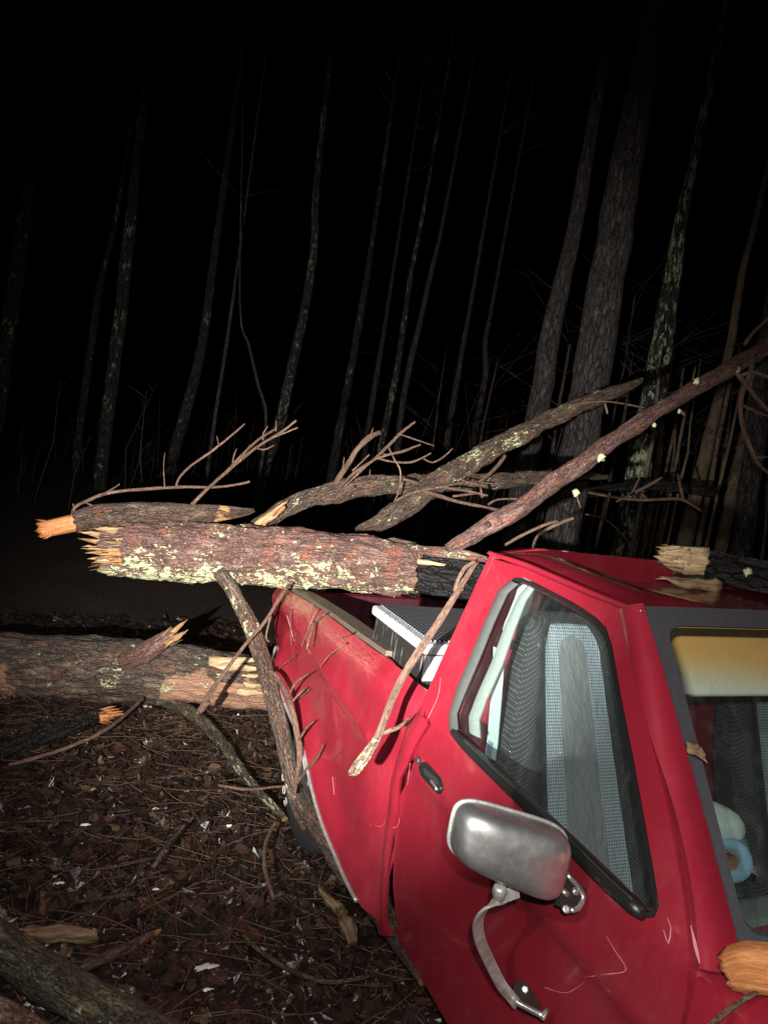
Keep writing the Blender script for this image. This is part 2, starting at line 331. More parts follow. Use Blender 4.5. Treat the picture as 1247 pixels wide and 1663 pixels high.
class TB:
    """collects tubes with bark coordinates into one mesh"""
    def __init__(s): s.V = []; s.F = []; s.I = []; s.bc = []; s.li = []; s.ba = []
    def tube(s, path, seg=24, step=.03, rough=.08, nf=9, lich=None, bare=None, ends=(0, 0), cap=1, seed=0, wob=0, sq=1.0):
        path = resample([(Vector(p), r) for p, r in path], step)
        n = len(path); L = 0; prev = None; b0 = len(s.V); so = Vector((seed*3.7, seed*1.3, 0))
        rmax = max(r for _, r in path)
        for i, (p, r) in enumerate(path):
            t = (path[min(i+1, n-1)][0]-path[max(i-1, 0)][0]).normalized()
            if prev is None:
                a = t.cross(Vector((0, 0, 1)) if abs(t.z) < .9 else Vector((1, 0, 0))).normalized()
            else: a = (prev-t*prev.dot(t)).normalized()
            prev = a; b = t.cross(a)
            if i: L += (p-path[i-1][0]).length
            if wob: p = p+noise.noise_vector(Vector((L*3+seed, seed, 0)))*wob*r
            for k in range(seg):
                th = 2*math.pi*k/seg
                d = a*math.cos(th)+b*math.sin(th)
                q = Vector((math.cos(th)*rmax*1.0, math.sin(th)*rmax*1.0, L))
                z = q*Vector((nf, nf, nf*.45)) if False else Vector((q.x*nf, q.y*nf, q.z*nf*.4))+so
                nn = noise.fractal(z, .8, 2.2, 4)
                rr = r*(1+rough*nn)
                off = 0
                if ends[0] and i == 0: off = -abs(ends[0]*(noise.noise(Vector((math.cos(th)*2.2+seed, math.sin(th)*2.2, 5)))+.4+.5*noise.noise(Vector((math.cos(th)*7, math.sin(th)*7, seed)))))*r
                if ends[1] and i == n-1: off = abs(ends[1]*(noise.noise(Vector((math.cos(th)*2.2+seed, math.sin(th)*2.2, 9)))+.4+.5*noise.noise(Vector((math.cos(th)*7, math.sin(th)*7, seed)))))*r
                s.V.append(p+d*rr+t*off); s.bc.append((q.x+so.x, q.y+so.y, q.z))
                f = i/(n-1)
                s.li.append(lich(f, d) if lich else 0.0); s.ba.append(bare(f, d) if bare else 0.0)
        for i in range(n-1):
            for k in range(seg):
                k2 = (k+1) % seg
                s.F.append((b0+i*seg+k, b0+i*seg+k2, b0+(i+1)*seg+k2, b0+(i+1)*seg+k)); s.I.append(0)
        for e, i in ((0, 0), (1, n-1)):
            p, r = path[i]; t = (path[min(i+1, n-1)][0]-path[max(i-1, 0)][0]).normalized()*(1 if e else -1)
            # ring set in, then centre: a broken end with depth
            c0 = b0+i*seg; r0 = len(s.V)
            for k in range(seg):
                v = s.V[c0+k]; j = noise.noise(v*40)
                s.V.append(p+(v-p)*.55+t*r*(.35*j+(.5*ends[e] if ends[e] else 0)*noise.noise(v*23)))
                s.bc.append((s.bc[c0+k][0]*.5, s.bc[c0+k][1]*.5, s.bc[c0+k][2])); s.li.append(-1); s.ba.append(1 if (cap or ends[e]) else -1)
            s.V.append(p+t*r*.05*(1 if ends[e] else .5)); s.bc.append((0, 0, s.bc[c0][2])); s.li.append(-1); s.ba.append(1 if (cap or ends[e]) else -1)
            cc = len(s.V)-1
            for k in range(seg):
                k2 = (k+1) % seg
                A, B, D, E2 = c0+k, c0+k2, r0+k2, r0+k
                if e == 0: s.F.append((A, E2, D, B)); s.F.append((E2, cc, D))
                else: s.F.append((A, B, D, E2)); s.F.append((E2, D, cc))
                s.I += [cap, cap]
        return s
    def shard(s, base, tip, wdt, thk, side, mi=1, seed=0):
        """a splinter: tapering flat prism with ragged edges"""
        base = Vector(base); tip = Vector(tip); t = (tip-base); Ln = t.length; t.normalize()
        a = Vector(side); a = (a-t*a.dot(t)).normalized(); b = t.cross(a); n = 7; b0 = len(s.V)
        for i in range(n+1):
            f = i/n; wv = wdt*(1-f**1.4)*(1+.35*noise.noise(Vector((f*5, seed, 0))))+.0006
            th = thk*(1-f*.8); p = base+t*Ln*f+a*wdt*.22*noise.noise(Vector((f*4, seed, 7)))+b*thk*.5*noise.noise(Vector((f*5, seed, 3)))
            for (u, v) in ((-1, -.5), (-.3, -1), (.5, -.8), (1, .2), (.2, 1), (-.6, .7)):
                q = p+a*u*wv*.5+b*v*th*.5; s.V.append(q); s.bc.append((u*wv, v*th, Ln*f+seed)); s.li.append(-1); s.ba.append(1)
        for i in range(n):
            for k in range(6):
                s.F.append((b0+i*6+k, b0+i*6+(k+1) % 6, b0+(i+1)*6+(k+1) % 6, b0+(i+1)*6+k)); s.I.append(mi)
        s.F.append(tuple(b0+5-k for k in range(6))); s.F.append(tuple(b0+n*6+k for k in range(6))); s.I += [mi, mi]
        return s
    def build(s, name, mats, parent=None, base=None):
        return mk(name, s.V, s.F, mats, parent, True, s.I, {'lich': s.li, 'bare': s.ba}, base, vecattr={'bc': s.bc})
def PX(lst):        # [(px,py,d,rpx)] -> path
    return [(pt(a, b, d), r*d/F) for a, b, d, r in lst]

def PX2(k, lst): return [(pt(a, b, d), r*k*d/F) for a, b, d, r in lst]
# smooth panel on a surface: pts in (u,v), surf(u,v)->Vector
def inside(p, poly):
    x, y = p; c = False; j = len(poly)-1
    for i in range(len(poly)):
        xi, yi = poly[i]; xj, yj = poly[j]
        if (yi > y) != (yj > y) and x < (xj-xi)*(y-yi)/(yj-yi)+xi: c = not c
        j = i
    return c
def dens(poly, st):
    out = []
    for i in range(len(poly)):
        a = Vector(poly[i]); b = Vector(poly[(i+1) % len(poly)]); n = max(1, int((b-a).length/st))
        for k in range(n): out.append(tuple(a.lerp(b, k/n)))
    return out
def panel(name, outline, surf, mat, parent, holes=(), grid=.03, thick=.012, attr=None, flip=False):
    loops = [dens(outline, grid)]+[dens(h, grid*.6) for h in holes]
    V = []; Ed = []
    for lp in loops:
        b = len(V); V += [Vector(p) for p in lp]; Ed += [(b+i, b+(i+1) % len(lp)) for i in range(len(lp))]
    xs = [p[0] for p in outline]; ys = [p[1] for p in outline]
    nx = int((max(xs)-min(xs))/grid)+1; ny = int((max(ys)-min(ys))/grid)+1
    ed = [Vector(p) for lp in loops for p in lp]
    for i in range(nx):
        for j in range(ny):
            p = (min(xs)+(i+.5)*grid, min(ys)+(j+.5)*grid)
            if inside(p, outline) and not any(inside(p, h) for h in holes):
                q = Vector(p)
                if min((q-e).length_squared for e in ed) > (grid*.35)**2: V.append(q)
    r = delaunay_2d_cdt(V, Ed, [], 0, 1e-6)
    vv = r[0]; ff = []
    for f in r[2]:
        c = sum((vv[i] for i in f), Vector((0, 0)))/len(f)
        if inside(c, outline) and not any(inside(c, h) for h in holes): ff.append(tuple(f) if not flip else tuple(reversed(f)))
    W = [surf(v[0], v[1]) for v in vv]
    return mk(name, W, ff, mat, parent, attrs=({k: [fn(v[0], v[1]) for v in vv] for k, fn in attr.items()} if attr else None), solid=thick)
def box(name, lo, hi, mat, parent=None, bev=.008, base=None):
    V = [(x, y, z) for x in (lo[0], hi[0]) for y in (lo[1], hi[1]) for z in (lo[2], hi[2])]
    Fc = [(0, 1, 3, 2), (4, 6, 7, 5), (0, 4, 5, 1), (2, 3, 7, 6), (0, 2, 6, 4), (1, 5, 7, 3)]
    return mk(name, V, Fc, mat, parent, smooth=False, bevel=bev, base=base)
def strip(name, A, B, mat, parent, thick=.006, crown=0, cdir=None, n=5, attrs=None):
    V = []; Fc = []
    for a, b in zip(A, B):
        for k in range(n):
            f = k/(n-1); q = Vector(a).lerp(Vector(b), f)
            if crown: q = q+Vector(cdir)*crown*math.sin(math.pi*f)
            V.append(q)
    for i in range(len(A)-1):
        for k in range(n-1): Fc.append((i*n+k, i*n+k+1, (i+1)*n+k+1, (i+1)*n+k))
    return mk(name, V, Fc, mat, parent, solid=thick)
def wire(name, pts, r, mat, parent=None, seg=10, step=.02, sx=1, base=None):
    """smooth tube, plain"""
    tb = TB(); tb.tube([(p, r if not isinstance(r, (list, tuple)) else r[i]) for i, p in enumerate(pts)], seg=seg, step=step, rough=0, cap=0)
    return tb.build(name, [mat], parent, base)

# ================================================================== GROUND AND SKY SETTING
def gz(x, y):
    d = math.hypot(x-.5, y)
    z = -.05+.05*noise.noise(Vector((x*.6, y*.6, 0)))*min(1, d*.5)+.02*noise.noise(Vector((x*2.3, y*2.3, 3)))
    z += .5*noise.noise(Vector((x*.07, y*.07, 9)))*min(1, max(0, (d-5)/12))
    return z
V = []; Fc = []; xs = []
def axis(c, fine, lim):
    a = []; x = 0; st = fine
    while x < lim: a.append(x); x += st; st *= (1.0 if x < 3 else 1.09)
    a.append(lim); return [c-q for q in reversed(a[1:])]+[c+q for q in a]
ax, ay = axis(-.6, .04, 150), axis(-.6, .04, 150)
for x in ax:
    for y in ay:
        near = max(0, 1-math.hypot(x+.6, y+.6)/6)
        V.append((x, y, gz(x, y)+near*.012*noise.fractal(Vector((x*14, y*14, 1)), .7, 2, 4)))
n = len(ay)
Fc = [(i*n+j, (i+1)*n+j, (i+1)*n+j+1, i*n+j+1) for i in range(len(ax)-1) for j in range(n-1)]
tag(mk('ground', V, Fc, 'wet_soil'), kind='structure')

# leaf litter, dead twigs and lichen crumbs (nobody could count them)
def leaf_mesh(V, Fc, I, c, s, mi):
    a = rnd.uniform(0, 6.28); tilt = Vector((rnd.gauss(0, .35), rnd.gauss(0, .35), 1)).normalized()
    u = tilt.cross(Vector((math.cos(a), math.sin(a), 0))).normalized(); v = tilt.cross(u)
    b = len(V); k = rnd.choice((5, 7, 9)); pts = []
    el = rnd.uniform(.45, .8); curl = rnd.uniform(-.5, .7)
    m2 = k*2
    for i in range(m2):
        th = 2*math.pi*i/m2; rr = s*(rnd.uniform(.8, 1.1) if i % 2 == 0 else rnd.uniform(.58, .95))
        x = rr*math.cos(th); y = rr*math.sin(th)*el
        pts.append(c+u*x+v*y+tilt*(curl*(x*x+y*y)/s*.8+rnd.gauss(0, s*.06)))
    V += pts+[c]
    for i in range(m2): Fc.append((b+i, b+(i+1) % m2, b+m2)); I.append(mi)
V = []; Fc = []; I = []
def inframe(p, mrg=60):
    q = p-CP; d = q.dot(CF)
    if d < .3: return False
    px = 623.5+F*q.dot(CR)/d; py = 831.5-F*q.dot(CU)/d
    return -mrg-200 < px < 1300+mrg and py < 1663+200
cnt = 0
while cnt < 17000:
    x = rnd.uniform(-4.2, .9); y = rnd.uniform(-2.6, .5); p = Vector((x, y, gz(x, y)+rnd.uniform(.0, .035)))
    if rnd.random() > (1 if x > -2.2 else .45): continue
    if not inframe(p): cnt += .3; continue
    leaf_mesh(V, Fc, I, p, rnd.choice((.009, .013, .018, .026, .036, .046))*rnd.uniform(.8, 1.2), rnd.choices((0, 1, 2, 3), (5, 11, .6, 1.6))[0]); cnt += 1
tag(mk('leaf_litter', V, Fc, ['leaf_brown', 'leaf_dark', 'leaf_tan', 'leaf_red'], smooth=False, midx=I), 'wet brown and dark fallen leaves covering the ground beside the truck', 'leaves', kind='stuff')
tb = TB()
for i in range(2600):
    x = rnd.uniform(-3.6, .8); y = rnd.uniform(-2.3, .35); a = rnd.uniform(0, 6.28); L = rnd.uniform(.04, .28)*rnd.choice((1, 1, 1.6)); z = gz(x, y)+.02
    p0 = Vector((x, y, z)); d = Vector((math.cos(a), math.sin(a), rnd.uniform(-.05, .22)))
    sdv = Vector((-d.y, d.x, 0)); c = rnd.gauss(0, .12)
    tb.tube([(p0, .0022), (p0+d*L*.5+sdv*L*c, .0018), (p0+d*L, .0009)], seg=5, step=.05, rough=0, cap=0, seed=i)
tag(tb.build('twig_litter', ['litter_twig']), 'thin dead twigs and needles scattered over the leaf litter', 'twigs', kind='stuff')
V = []; Fc = []; I = []
for i in range(110):
    x = rnd.uniform(-3.2, .5); y = rnd.uniform(-2.2, .25); s = rnd.choice((.003, .004, .006, .010))
    leaf_mesh(V, Fc, I, Vector((x, y, gz(x, y)+.03)), s, 0)
tag(mk('lichen_crumbs', V, Fc, ['lichen_white'], smooth=False), 'tiny pale lichen crumbs scattered on the dark litter', 'lichen', kind='stuff')
# individual lichen pieces
for i, (px, py, s, lb) in enumerate([(335, 1572, .022, 'largest pale lichen scrap lying on the litter at bottom centre left'), (140, 1340, .012, 'small pale lichen scrap on the leaves left of the truck'), (97, 1435, .011, 'small pale lichen scrap above the mossy log'),
        (372, 1342, .009, 'tiny pale lichen scrap near the curved twig'), (28, 1515, .014, 'pale lichen scrap beside the upper end of the mossy log'), (468, 1578, .012, 'pale lichen scrap right of the largest one'), (337, 1608, .009, 'pale lichen scrap just below the largest one'), (253, 1445, .007, 'little oval pale lichen scrap in the middle of the litter')]):
    V = []; Fc = []; c = zp(px, py, .01); k = 18
    for j in range(k):
        th = 2*math.pi*j/k; rr = s*(1+.9*noise.noise(Vector((math.cos(th)*1.6, math.sin(th)*1.6, i*3.1))))
        V.append(c+Vector((math.cos(th)*rr*.7, math.sin(th)*rr*1.3, .004*noise.noise(Vector((j, i, 0)))+.006*rnd.random())))
    V.append(c+Vector((0, 0, .008))); Fc = [(j, (j+1) % k, k) for j in range(k)]
    tag(mk('lichen_scrap', V, Fc, 'lichen_white', base=c, solid=.003), lb, 'lichen', 'lichen scraps on the litter')

# ================================================================== THE TRUCK
TR = empty('pickup_truck', Vector((-.2, .82, -.05)), 'dark red pickup truck with crushed bed under the lichen covered log', 'pickup truck')
YC = .82
def prof(z):
    if z >= .97: return .30*(z-.97)
    if z > .80: return 0.0
    if z > .74: return .012*(.80-z)/.06
    return .012+.05*max(0, .5-z)**1.5
def SU(u, v, off=0): return Vector((u, prof(v)+off, v))
def S(px, py, off=0):
    y = 0
    for _ in range(30): P = sd(px, py, y+off); y = prof(P.z)
    return (P.x, P.z)
def SS(lst, off=0): return [S(a, b, off) for a, b in lst]

# ---- door
door_px = [(802, 908), (850, 922), (900, 944), (960, 970), (1012, 990), (1022, 1040), (1033, 1085), (1056, 1200), (1078, 1290), (1094, 1370), (1108, 1450), (1116, 1520), (1118, 1560)]
door_out = SS(door_px)+[(1.085, .90), (1.085, .70), (1.07, .34), (1.03, .285), (.12, .285), (.045, .32)]+SS([(637, 1440), (642, 1340), (650, 1290), (676, 1232), (703, 1172), (724, 1096), (765, 985)])
win_px = [(850, 938), (870, 947), (930, 978), (968, 1003), (984, 1020), (994, 1050), (1008, 1130), (1028, 1230), (1048, 1340), (1062, 1420), (1070, 1470), (1062, 1490), (1040, 1492), (985, 1437), (925, 1378), (860, 1315), (800, 1258), (752, 1213), (734, 1186), (735, 1160), (748, 1118), (775, 1050), (800, 990), (822, 948), (836, 938)]
win = SS(win_px)
def dsurf(x, z):
    P = SU(x, z)
    P.y += .010*math.exp(-((x-.42)/.22)**2-((z-.62)/.12)**2)           # shallow dent
    P.y += .004*noise.noise(Vector((x*4, z*4, 2)))*(1 if z < .95 else 0)
    P.y += -.004*math.exp(-((z-.80)/.012)**2)
    return P
DO = panel('door', door_out, dsurf, 'red_paint', TR, [win], grid=.025, thick=.03)
# nested window surround
def inset(poly, d):
    c = []; n = len(poly)
    for i in range(n):
        a = Vector(poly[i-1]); b = Vector(poly[i]); e = Vector(poly[(i+1) % n])
        n1 = Vector((-(b-a).y, (b-a).x)).normalized(); n2 = Vector((-(e-b).y, (e-b).x)).normalized()
        nn = (n1+n2).normalized(); c.append(tuple(b+nn*d*1.05))
    return c
area = sum(win[i-1][0]*win[i][1]-win[i][0]*win[i-1][1] for i in range(len(win)))
sg = 1 if area > 0 else -1
def ring(name, poly, d1, d2, mat, off, th=.006):
    return panel(name, inset(poly, sg*d1), lambda x, z: SU(x, z, off), mat, DO, [inset(poly, sg*d2)], grid=.02, thick=th)
ring('window_seal', win, .001, .010, 'black_trim', -.003, .012)
ring('window_channel', win, .0105, .017, 'dark_maroon', .008)
GL = panel('window_glass', inset(win, sg*.008), lambda x, z: SU(x, z, .016), 'side_glass', DO, grid=.05, thick=.004)
# rear vertical trims (bright strip, red strip, pale glass run)
def vstrip(name, a, b, mat, off, crown, th=.006):
    A = [SU(*S(*q), off) for q in a]; B = [SU(*S(*q), off) for q in b]
    return strip(name, A, B, mat, DO, th, crown, (0, -1, 0))
vstrip('bright_trim', [(836, 944), (815, 960), (795, 1005), (770, 1065), (746, 1122), (735, 1160), (735, 1186)], [(846, 948), (828, 964), (806, 1012), (782, 1072), (758, 1128), (746, 1160), (748, 1186)], 'grey_trim', -.006, .007)
vstrip('run_channel', [(850, 952), (836, 968), (814, 1016), (792, 1076), (768, 1130), (755, 1165), (756, 1190)], [(862, 952), (846, 976), (828, 1022), (806, 1084), (782, 1136), (770, 1170), (772, 1200)], 'pale_trim', .018, .004)
# belt moulding
bm_pts = [SU(*S(*q), -.012) for q in [(742, 1188), (760, 1208), (800, 1247), (860, 1303), (925, 1364), (985, 1424), (1035, 1470), (1052, 1484)]]
mo = wire('belt_molding', bm_pts, [.010, .014, .015, .016, .016, .016, .016, .012], 'black_trim', DO, 14)
mo2 = wire('belt_lip', [p+Vector((0, -.004, .012)) for p in bm_pts[1:-1]], .004, 'rubber', DO, 8)
# handle
hp = SS([(686, 1238), (694, 1238), (717, 1263), (722, 1280), (717, 1290), (708, 1288), (684, 1258), (681, 1246)])
HD = panel('door_handle', hp, lambda x, z: SU(x, z, -.004), 'black_trim', DO, grid=.02, thick=.012)
hi = SS([(690, 1246), (712, 1264), (715, 1276), (692, 1258)])
tag(panel('handle_recess', hi, lambda x, z: SU(x, z, -.0055), 'rubber', HD, grid=.02, thick=.002))
wire('handle_lever', [SU(*S(704, 1267), -.009), SU(*S(713, 1279), -.010), SU(*S(714, 1284), -.008)], .0045, 'chrome', HD, 8, .01)
lc = SU(*S(681, 1235), -.002)
wire('door_lock', [lc, lc+Vector((0, -.008, 0))], .011, 'dark_steel', DO, 16, .004)
wire('clip', [SU(*S(773, 1232), -.008), SU(*S(795, 1254), -.008)], .0045, 'orange_marker', mo, 8, .01)
# scratches in the paint
def scr(name, lst, parent, wd=.0010, off=-.0015):
    P = [SU(*S(*q), off) for q in lst]; P = [p for p, _ in resample([(p, 1) for p in P], .01)]
    A = []; B = []
    for i, p in enumerate(P):
        t = (P[min(i+1, len(P)-1)]-P[max(i-1, 0)]).normalized(); s = t.cross(Vector((0, 1, 0))).normalized()*wd*(.25+1.5*abs(noise.noise(p*26+Vector((3, 1, 2)))))*math.sin(math.pi*(i+.6)/(len(P)+.2))**.6
        A.append(p-s); B.append(p+s)
    return strip(name, A, B, 'scratch_pink', parent, .0006, n=2)
for l in ([(716, 1100), (712, 1130), (694, 1170), (676, 1205), (668, 1235), (662, 1275)], [(985, 1520), (1000, 1545), (1017, 1575), (985, 1582), (948, 1587)], [(884, 1603), (920, 1612), (950, 1595)], [(1084, 1490), (1090, 1505), (1086, 1532), (1078, 1510)]):
    scr('scratch', l, DO)
# ---- cab corner behind the door
dl = SS([(765, 985), (724, 1096), (703, 1172)])
corner_out = [(.004, 1.475)]+SS([(798, 906)])+[(a-.006, b) for a, b in SS([(763, 985), (722, 1096), (701, 1172), (674, 1232)])]+[(-.004, .80), (.0, .97), (.0, 1.2)]
panel('cab_corner', corner_out, lambda x, z: SU(x, z, .002), 'red_paint', TR, grid=.03, thick=.03)
# creased flange where cab meets bed
fa = [(688, 1148), (676, 1160), (662, 1175), (654, 1205), (645, 1232), (636, 1262), (632, 1300), (627, 1350), (622, 1410), (617, 1450), (609, 1488), (613, 1512)]
fb = [(694, 1172), (700, 1176), (682, 1205), (668, 1238), (655, 1262), (650, 1290), (648, 1320), (640, 1360), (634, 1410), (632, 1450), (630, 1490), (640, 1520)]
A = [SU(*S(*q), .012) for q in fa]; B = [SU(*S(*q), -.002) for q in fb]
strip('creased_flange', A, B, 'red_paint', TR, .012, .012, (.3, -1, 0), n=7)
scr('scratch', [(612, 1340), (625, 1341), (632, 1334), (640, 1344), (652, 1340), (654, 1328)], TR, off=-.012)
scr('scratch', [(593, 1358), (598, 1352), (597, 1378), (604, 1386), (608, 1376), (604, 1350), (605, 1338)], TR, off=-.006)
# ---- rocker and lower sill beneath door
panel('rocker_panel', [(.04, .255), (.04, .28), (1.10, .28), (1.10, .235)], lambda x, z: SU(x, z, .012), 'red_paint', TR, grid=.03, thick=.03)
# ---- windscreen surface
def WS(y, t):                       # t 0 top .. 1 bottom
    e = abs(y-YC)/.72; cur = 1-min(1, e)**2
    top = Vector((.625+.06*cur, 0, 1.478+.028*cur)); bot = Vector((1.095+.075*cur, 0, .955+.02*cur))
    q = top.lerp(bot, t); hw = .655+(.72-.655)*t
    return Vector((q.x, YC+(y-YC), q.z))
def wsq(s, t):                      # s 0 right (near) .. 1 left
    hw = .655+(.725-.655)*t; return WS(YC-hw+2*hw*s, t)
sq = [(0, 0), (1, 0), (1, 1), (0, 1)]
def rr(x0, y0, x1, y1, r, n=5):
    out = []
    for cx, cy, a0 in ((x1-r, y0+r*1.5, -90), (x1-r, y1-r*1.5, 0), (x0+r, y1-r*1.5, 90), (x0+r, y0+r*1.5, 180)):
        for k in range(n+1):
            a = math.radians(a0+90*k/n); out.append((cx+r*math.cos(a), cy+r*1.5*math.sin(a)))
    return out
def skew(P, k=.013): return [(a-k*b if a < .5 else a+k*b, b) for a, b in P]
WI = panel('windshield', rr(.004, .008, .996, .992, .02), wsq, 'front_glass', TR, grid=.06, thick=.005, flip=False)
WF = panel('windshield_frame', [(0, 0), (1, 0), (1, 1), (0, 1)], lambda s, t: wsq(s, t)+Vector((.004, 0, .004)), 'frit', WI, [skew(rr(.036, .066, .964, .93, .03))], grid=.03, thick=.004)
panel('windshield_gasket', skew(rr(.035, .064, .965, .932, .03)), lambda s, t: wsq(s, t)+Vector((-.006, 0, -.006)), 'rubber', WI, [skew(rr(.043, .088, .957, .915, .03))], grid=.03, thick=.006)
# ---- A pillar
n = 22; A = []; B = []
pl = [(1016, 990), (1025, 1035), (1036, 1082), (1059, 1198), (1081, 1288), (1098, 1370), (1112, 1450), (1120, 1520), (1124, 1572)]
PA = [p for p, _ in resample([(SU(*S(*q), .004), 1) for q in pl], .03)]
for i, p in enumerate(PA):
    t = i/(len(PA)-1); A.append(p); B.append(wsq(-.002, t)+Vector((.004, -.002, .004)))
strip('windshield_pillar', A, B, 'red_paint', TR, .02, .012, (.5, -.8, .1), n=7)
# left pillar mirrored
mir = lambda p: Vector((p.x, 2*YC-p.y, p.z))
strip('windshield_pillar', [mir(b) for b in B], [mir(a) for a in A], 'red_paint', TR, .02, .012, (.5, .8, .1), n=7)
scr('scratch', [(1135, 1500), (1142, 1530), (1150, 1562)], TR, .004, -.020)
# ---- roof
def roofp(s, x):                     # s 0..1 across
    e = abs(s-.5)*2; w0 = .665
    y = YC+(s-.5)*2*w0
    z = 1.478+.030*(1-e**8)+.024*(1-e**2)
    return Vector((x, y, z))
V = []; Fc = []; nx, ny = 26, 60
for i in range(nx+1):
    f = i/nx
    for j in range(ny+1):
        s = j/ny; s = .5-.5*math.cos(math.pi*s) if True else s
        y = YC+(s-.5)*2*.668; e = abs(s-.5)*2
        xf = WS(y, 0).x+.006; x = .012+(xf-.012)*f
        z = 1.476+(.034*(1-e**7)+.022*(1-e*e))*min(1, math.sin(min(1, (f*.9+.06))*math.pi*.5)*3 if f < .3 else 1)
        zf = WS(y, 0).z+.004
        k = max(0, (f-.80)/.20); z = z*(1-k*k)+zf*k*k
        kr = max(0, 1-f/.06); z -= .012*kr*kr
        dn_ = max(0, min(1, (y-.20)/.40)); dn_ = dn_*dn_*(3-2*dn_); z -= .085*dn_*(1-max(0, (f-.62)/.38)**2)
        if f > .1 and f < .9: z -= .003*math.exp(-((abs(s-.5)-.28)/.02)**2)
        V.append((x, y, z))
for i in range(nx):
    for j in range(ny): Fc.append((i*(ny+1)+j, (i+1)*(ny+1)+j, (i+1)*(ny+1)+j+1, i*(ny+1)+j+1))
mk('roof', V, Fc, 'red_paint', TR, solid=.012)
g = [SU(*S(*q), -.006)+Vector((0, 0, .004)) for q in [(795, 900), (850, 917), (900, 938), (960, 964), (1012, 985), (1046, 996)]]
wire('drip_rail', g, .0065, 'red_paint', TR, 10)
wire('drip_rail', [mir(p) for p in g], .0065, 'red_paint', TR, 10)
# ---- cab back wall with rear window
bw = [(.16, 1.475), (.30, 1.50), (YC*2-.30, 1.50), (YC*2-.16, 1.475), (YC*2-.02, .95), (YC*2-.02, .5), (.02, .5), (.02, .95)]
rw = [(.36, 1.40), (1.28, 1.40), (1.32, 1.06), (.32, 1.06)]
CB = panel('cab_back', bw, lambda y, z: Vector((.012, y, z)), 'red_paint', TR, [rw], grid=.05, thick=-.02)
panel('rear_window', inset(rw, .0), lambda y, z: Vector((.022, y, z)), 'rear_glass', TR, grid=.08, thick=.004)
# ---- left side door (far side), simple but real
lo = [(x, z) for x, z in door_out]
LD = panel('door', lo, lambda x, z: mir(SU(x, z)), 'red_paint', TR, [win], grid=.04, thick=-.03)
panel('window_glass', inset(win, sg*.002), lambda x, z: mir(SU(x, z, .016)), 'side_glass', LD, grid=.05, thick=.004)
panel('window_seal', inset(win, sg*-.012), lambda x, z: mir(SU(x, z, -.003)), 'black_trim', LD, [inset(win, sg*.006)], grid=.03, thick=-.006)
panel('cab_corner', corner_out, lambda x, z: mir(SU(x, z, .002)), 'red_paint', TR, grid=.05, thick=-.03)
# ---- front fender, cowl, hood
def fsurf(x, z): return Vector((x, prof(z)+.02*max(0, (x-1.6)/.6)**2, z))
ar = [(1.80+.36*math.cos(math.radians(a)), .30+.38*math.sin(math.radians(a))) for a in range(0, 181, 12)]
for side in (0, 1):
    f = fsurf if side == 0 else (lambda x, z: mir(fsurf(x, z)))
    panel('front_fender', [(1.095, .962), (1.3, .955), (1.7, .94), (2.25, .90), (2.32, .6), (2.30, .3)]+ar+[(1.30, .26), (1.095, .26)], f, 'red_paint', TR, grid=.035, thick=.012 if side == 0 else -.012)
V = []; Fc = []; nx, ny = 20, 36
for i in range(nx+1):
    f = i/nx
    for j in range(ny+1):
        s = j/ny; e = abs(s-.5)*2; y = YC+(s-.5)*2*(YC-prof(.96)-.003)
        x0 = 1.11+.07*(1-e*e); x = x0+(2.26-x0)*f
        z = .962-.012*f*5*f+.022*(1-e**4)+.012*(1-e*e)-.004*math.exp(-((e-.9)/.02)**2)
        V.append((x, y, z))
for i in range(nx):
    for j in range(ny): Fc.append((i*(ny+1)+j, (i+1)*(ny+1)+j, (i+1)*(ny+1)+j+1, i*(ny+1)+j+1))
mk('hood', V, Fc, 'red_paint', TR, solid=.012)
box('cowl_panel', (1.0, .022, .80), (1.18, 1.618, .954), 'red_paint', TR, .01)
box('grille', (2.27, .15, .55), (2.31, 1.49, .86), 'dark_plastic', TR)
box('front_bumper', (2.30, .0, .34), (2.42, 1.64, .50), 'chrome', TR, .03)
for yy in (.22, 1.22): box('headlight', (2.30, yy, .66), (2.325, yy+.2, .80), 'white_trim', TR, .02)
# ---- bed
bed_px = [(440, 952), (452, 957), (480, 975), (520, 1003), (560, 1035), (600, 1064), (640, 1096), (664, 1118), (684, 1146), (676, 1165), (660, 1200), (648, 1240), (640, 1280), (634, 1340), (628, 1400), (622, 1450), (617, 1500),
          (600, 1462), (580, 1425), (560, 1385), (544, 1345), (530, 1305), (518, 1262), (508, 1222), (497, 1190), (484, 1158), (470, 1122), (456, 1085), (448, 1050), (443, 1015)]
def bedxz(q): P = sd(q[0], q[1], 0); return (P.x, P.z)
bed_o = [bedxz(q) for q in bed_px]
lip = [bedxz(q) for q in bed_px[17:28]]
def dist_line(p, ln):
    d = 9
    for a, b in zip(ln[:-1], ln[1:]):
        a = Vector(a); b = Vector(b); ab = b-a; t = max(0, min(1, (Vector(p)-a).dot(ab)/ab.length_squared)); d = min(d, (Vector(p)-a-ab*t).length)
    return d
topl = [bedxz(q) for q in bed_px[0:9]]
def bsurf(x, z):
    dl_ = dist_line((x, z), lip); dt = dist_line((x, z), topl)
    y = .006
    y -= .045*math.exp(-(dl_/.07)**2)                       # wheel arch flare
    y += .045*math.exp(-(dt/.035)**2)                       # rolled top edge
    y += .05*math.exp(-((x+.10)/.09)**2-((z-.62)/.16)**2)   # push-in behind the cab
    y += .045*math.exp(-((x+.02)/.06)**2-((z-.90)/.07)**2)
    y += .016*noise.noise(Vector((x*2.6, z*3, 4)))+.003*noise.noise(Vector((x*9, z*9, 1)))
    y -= .012*math.exp(-((z-.70+.1*x)/.03)**2)*(1 if x < -.3 else 0)
    return Vector((x, y, z))
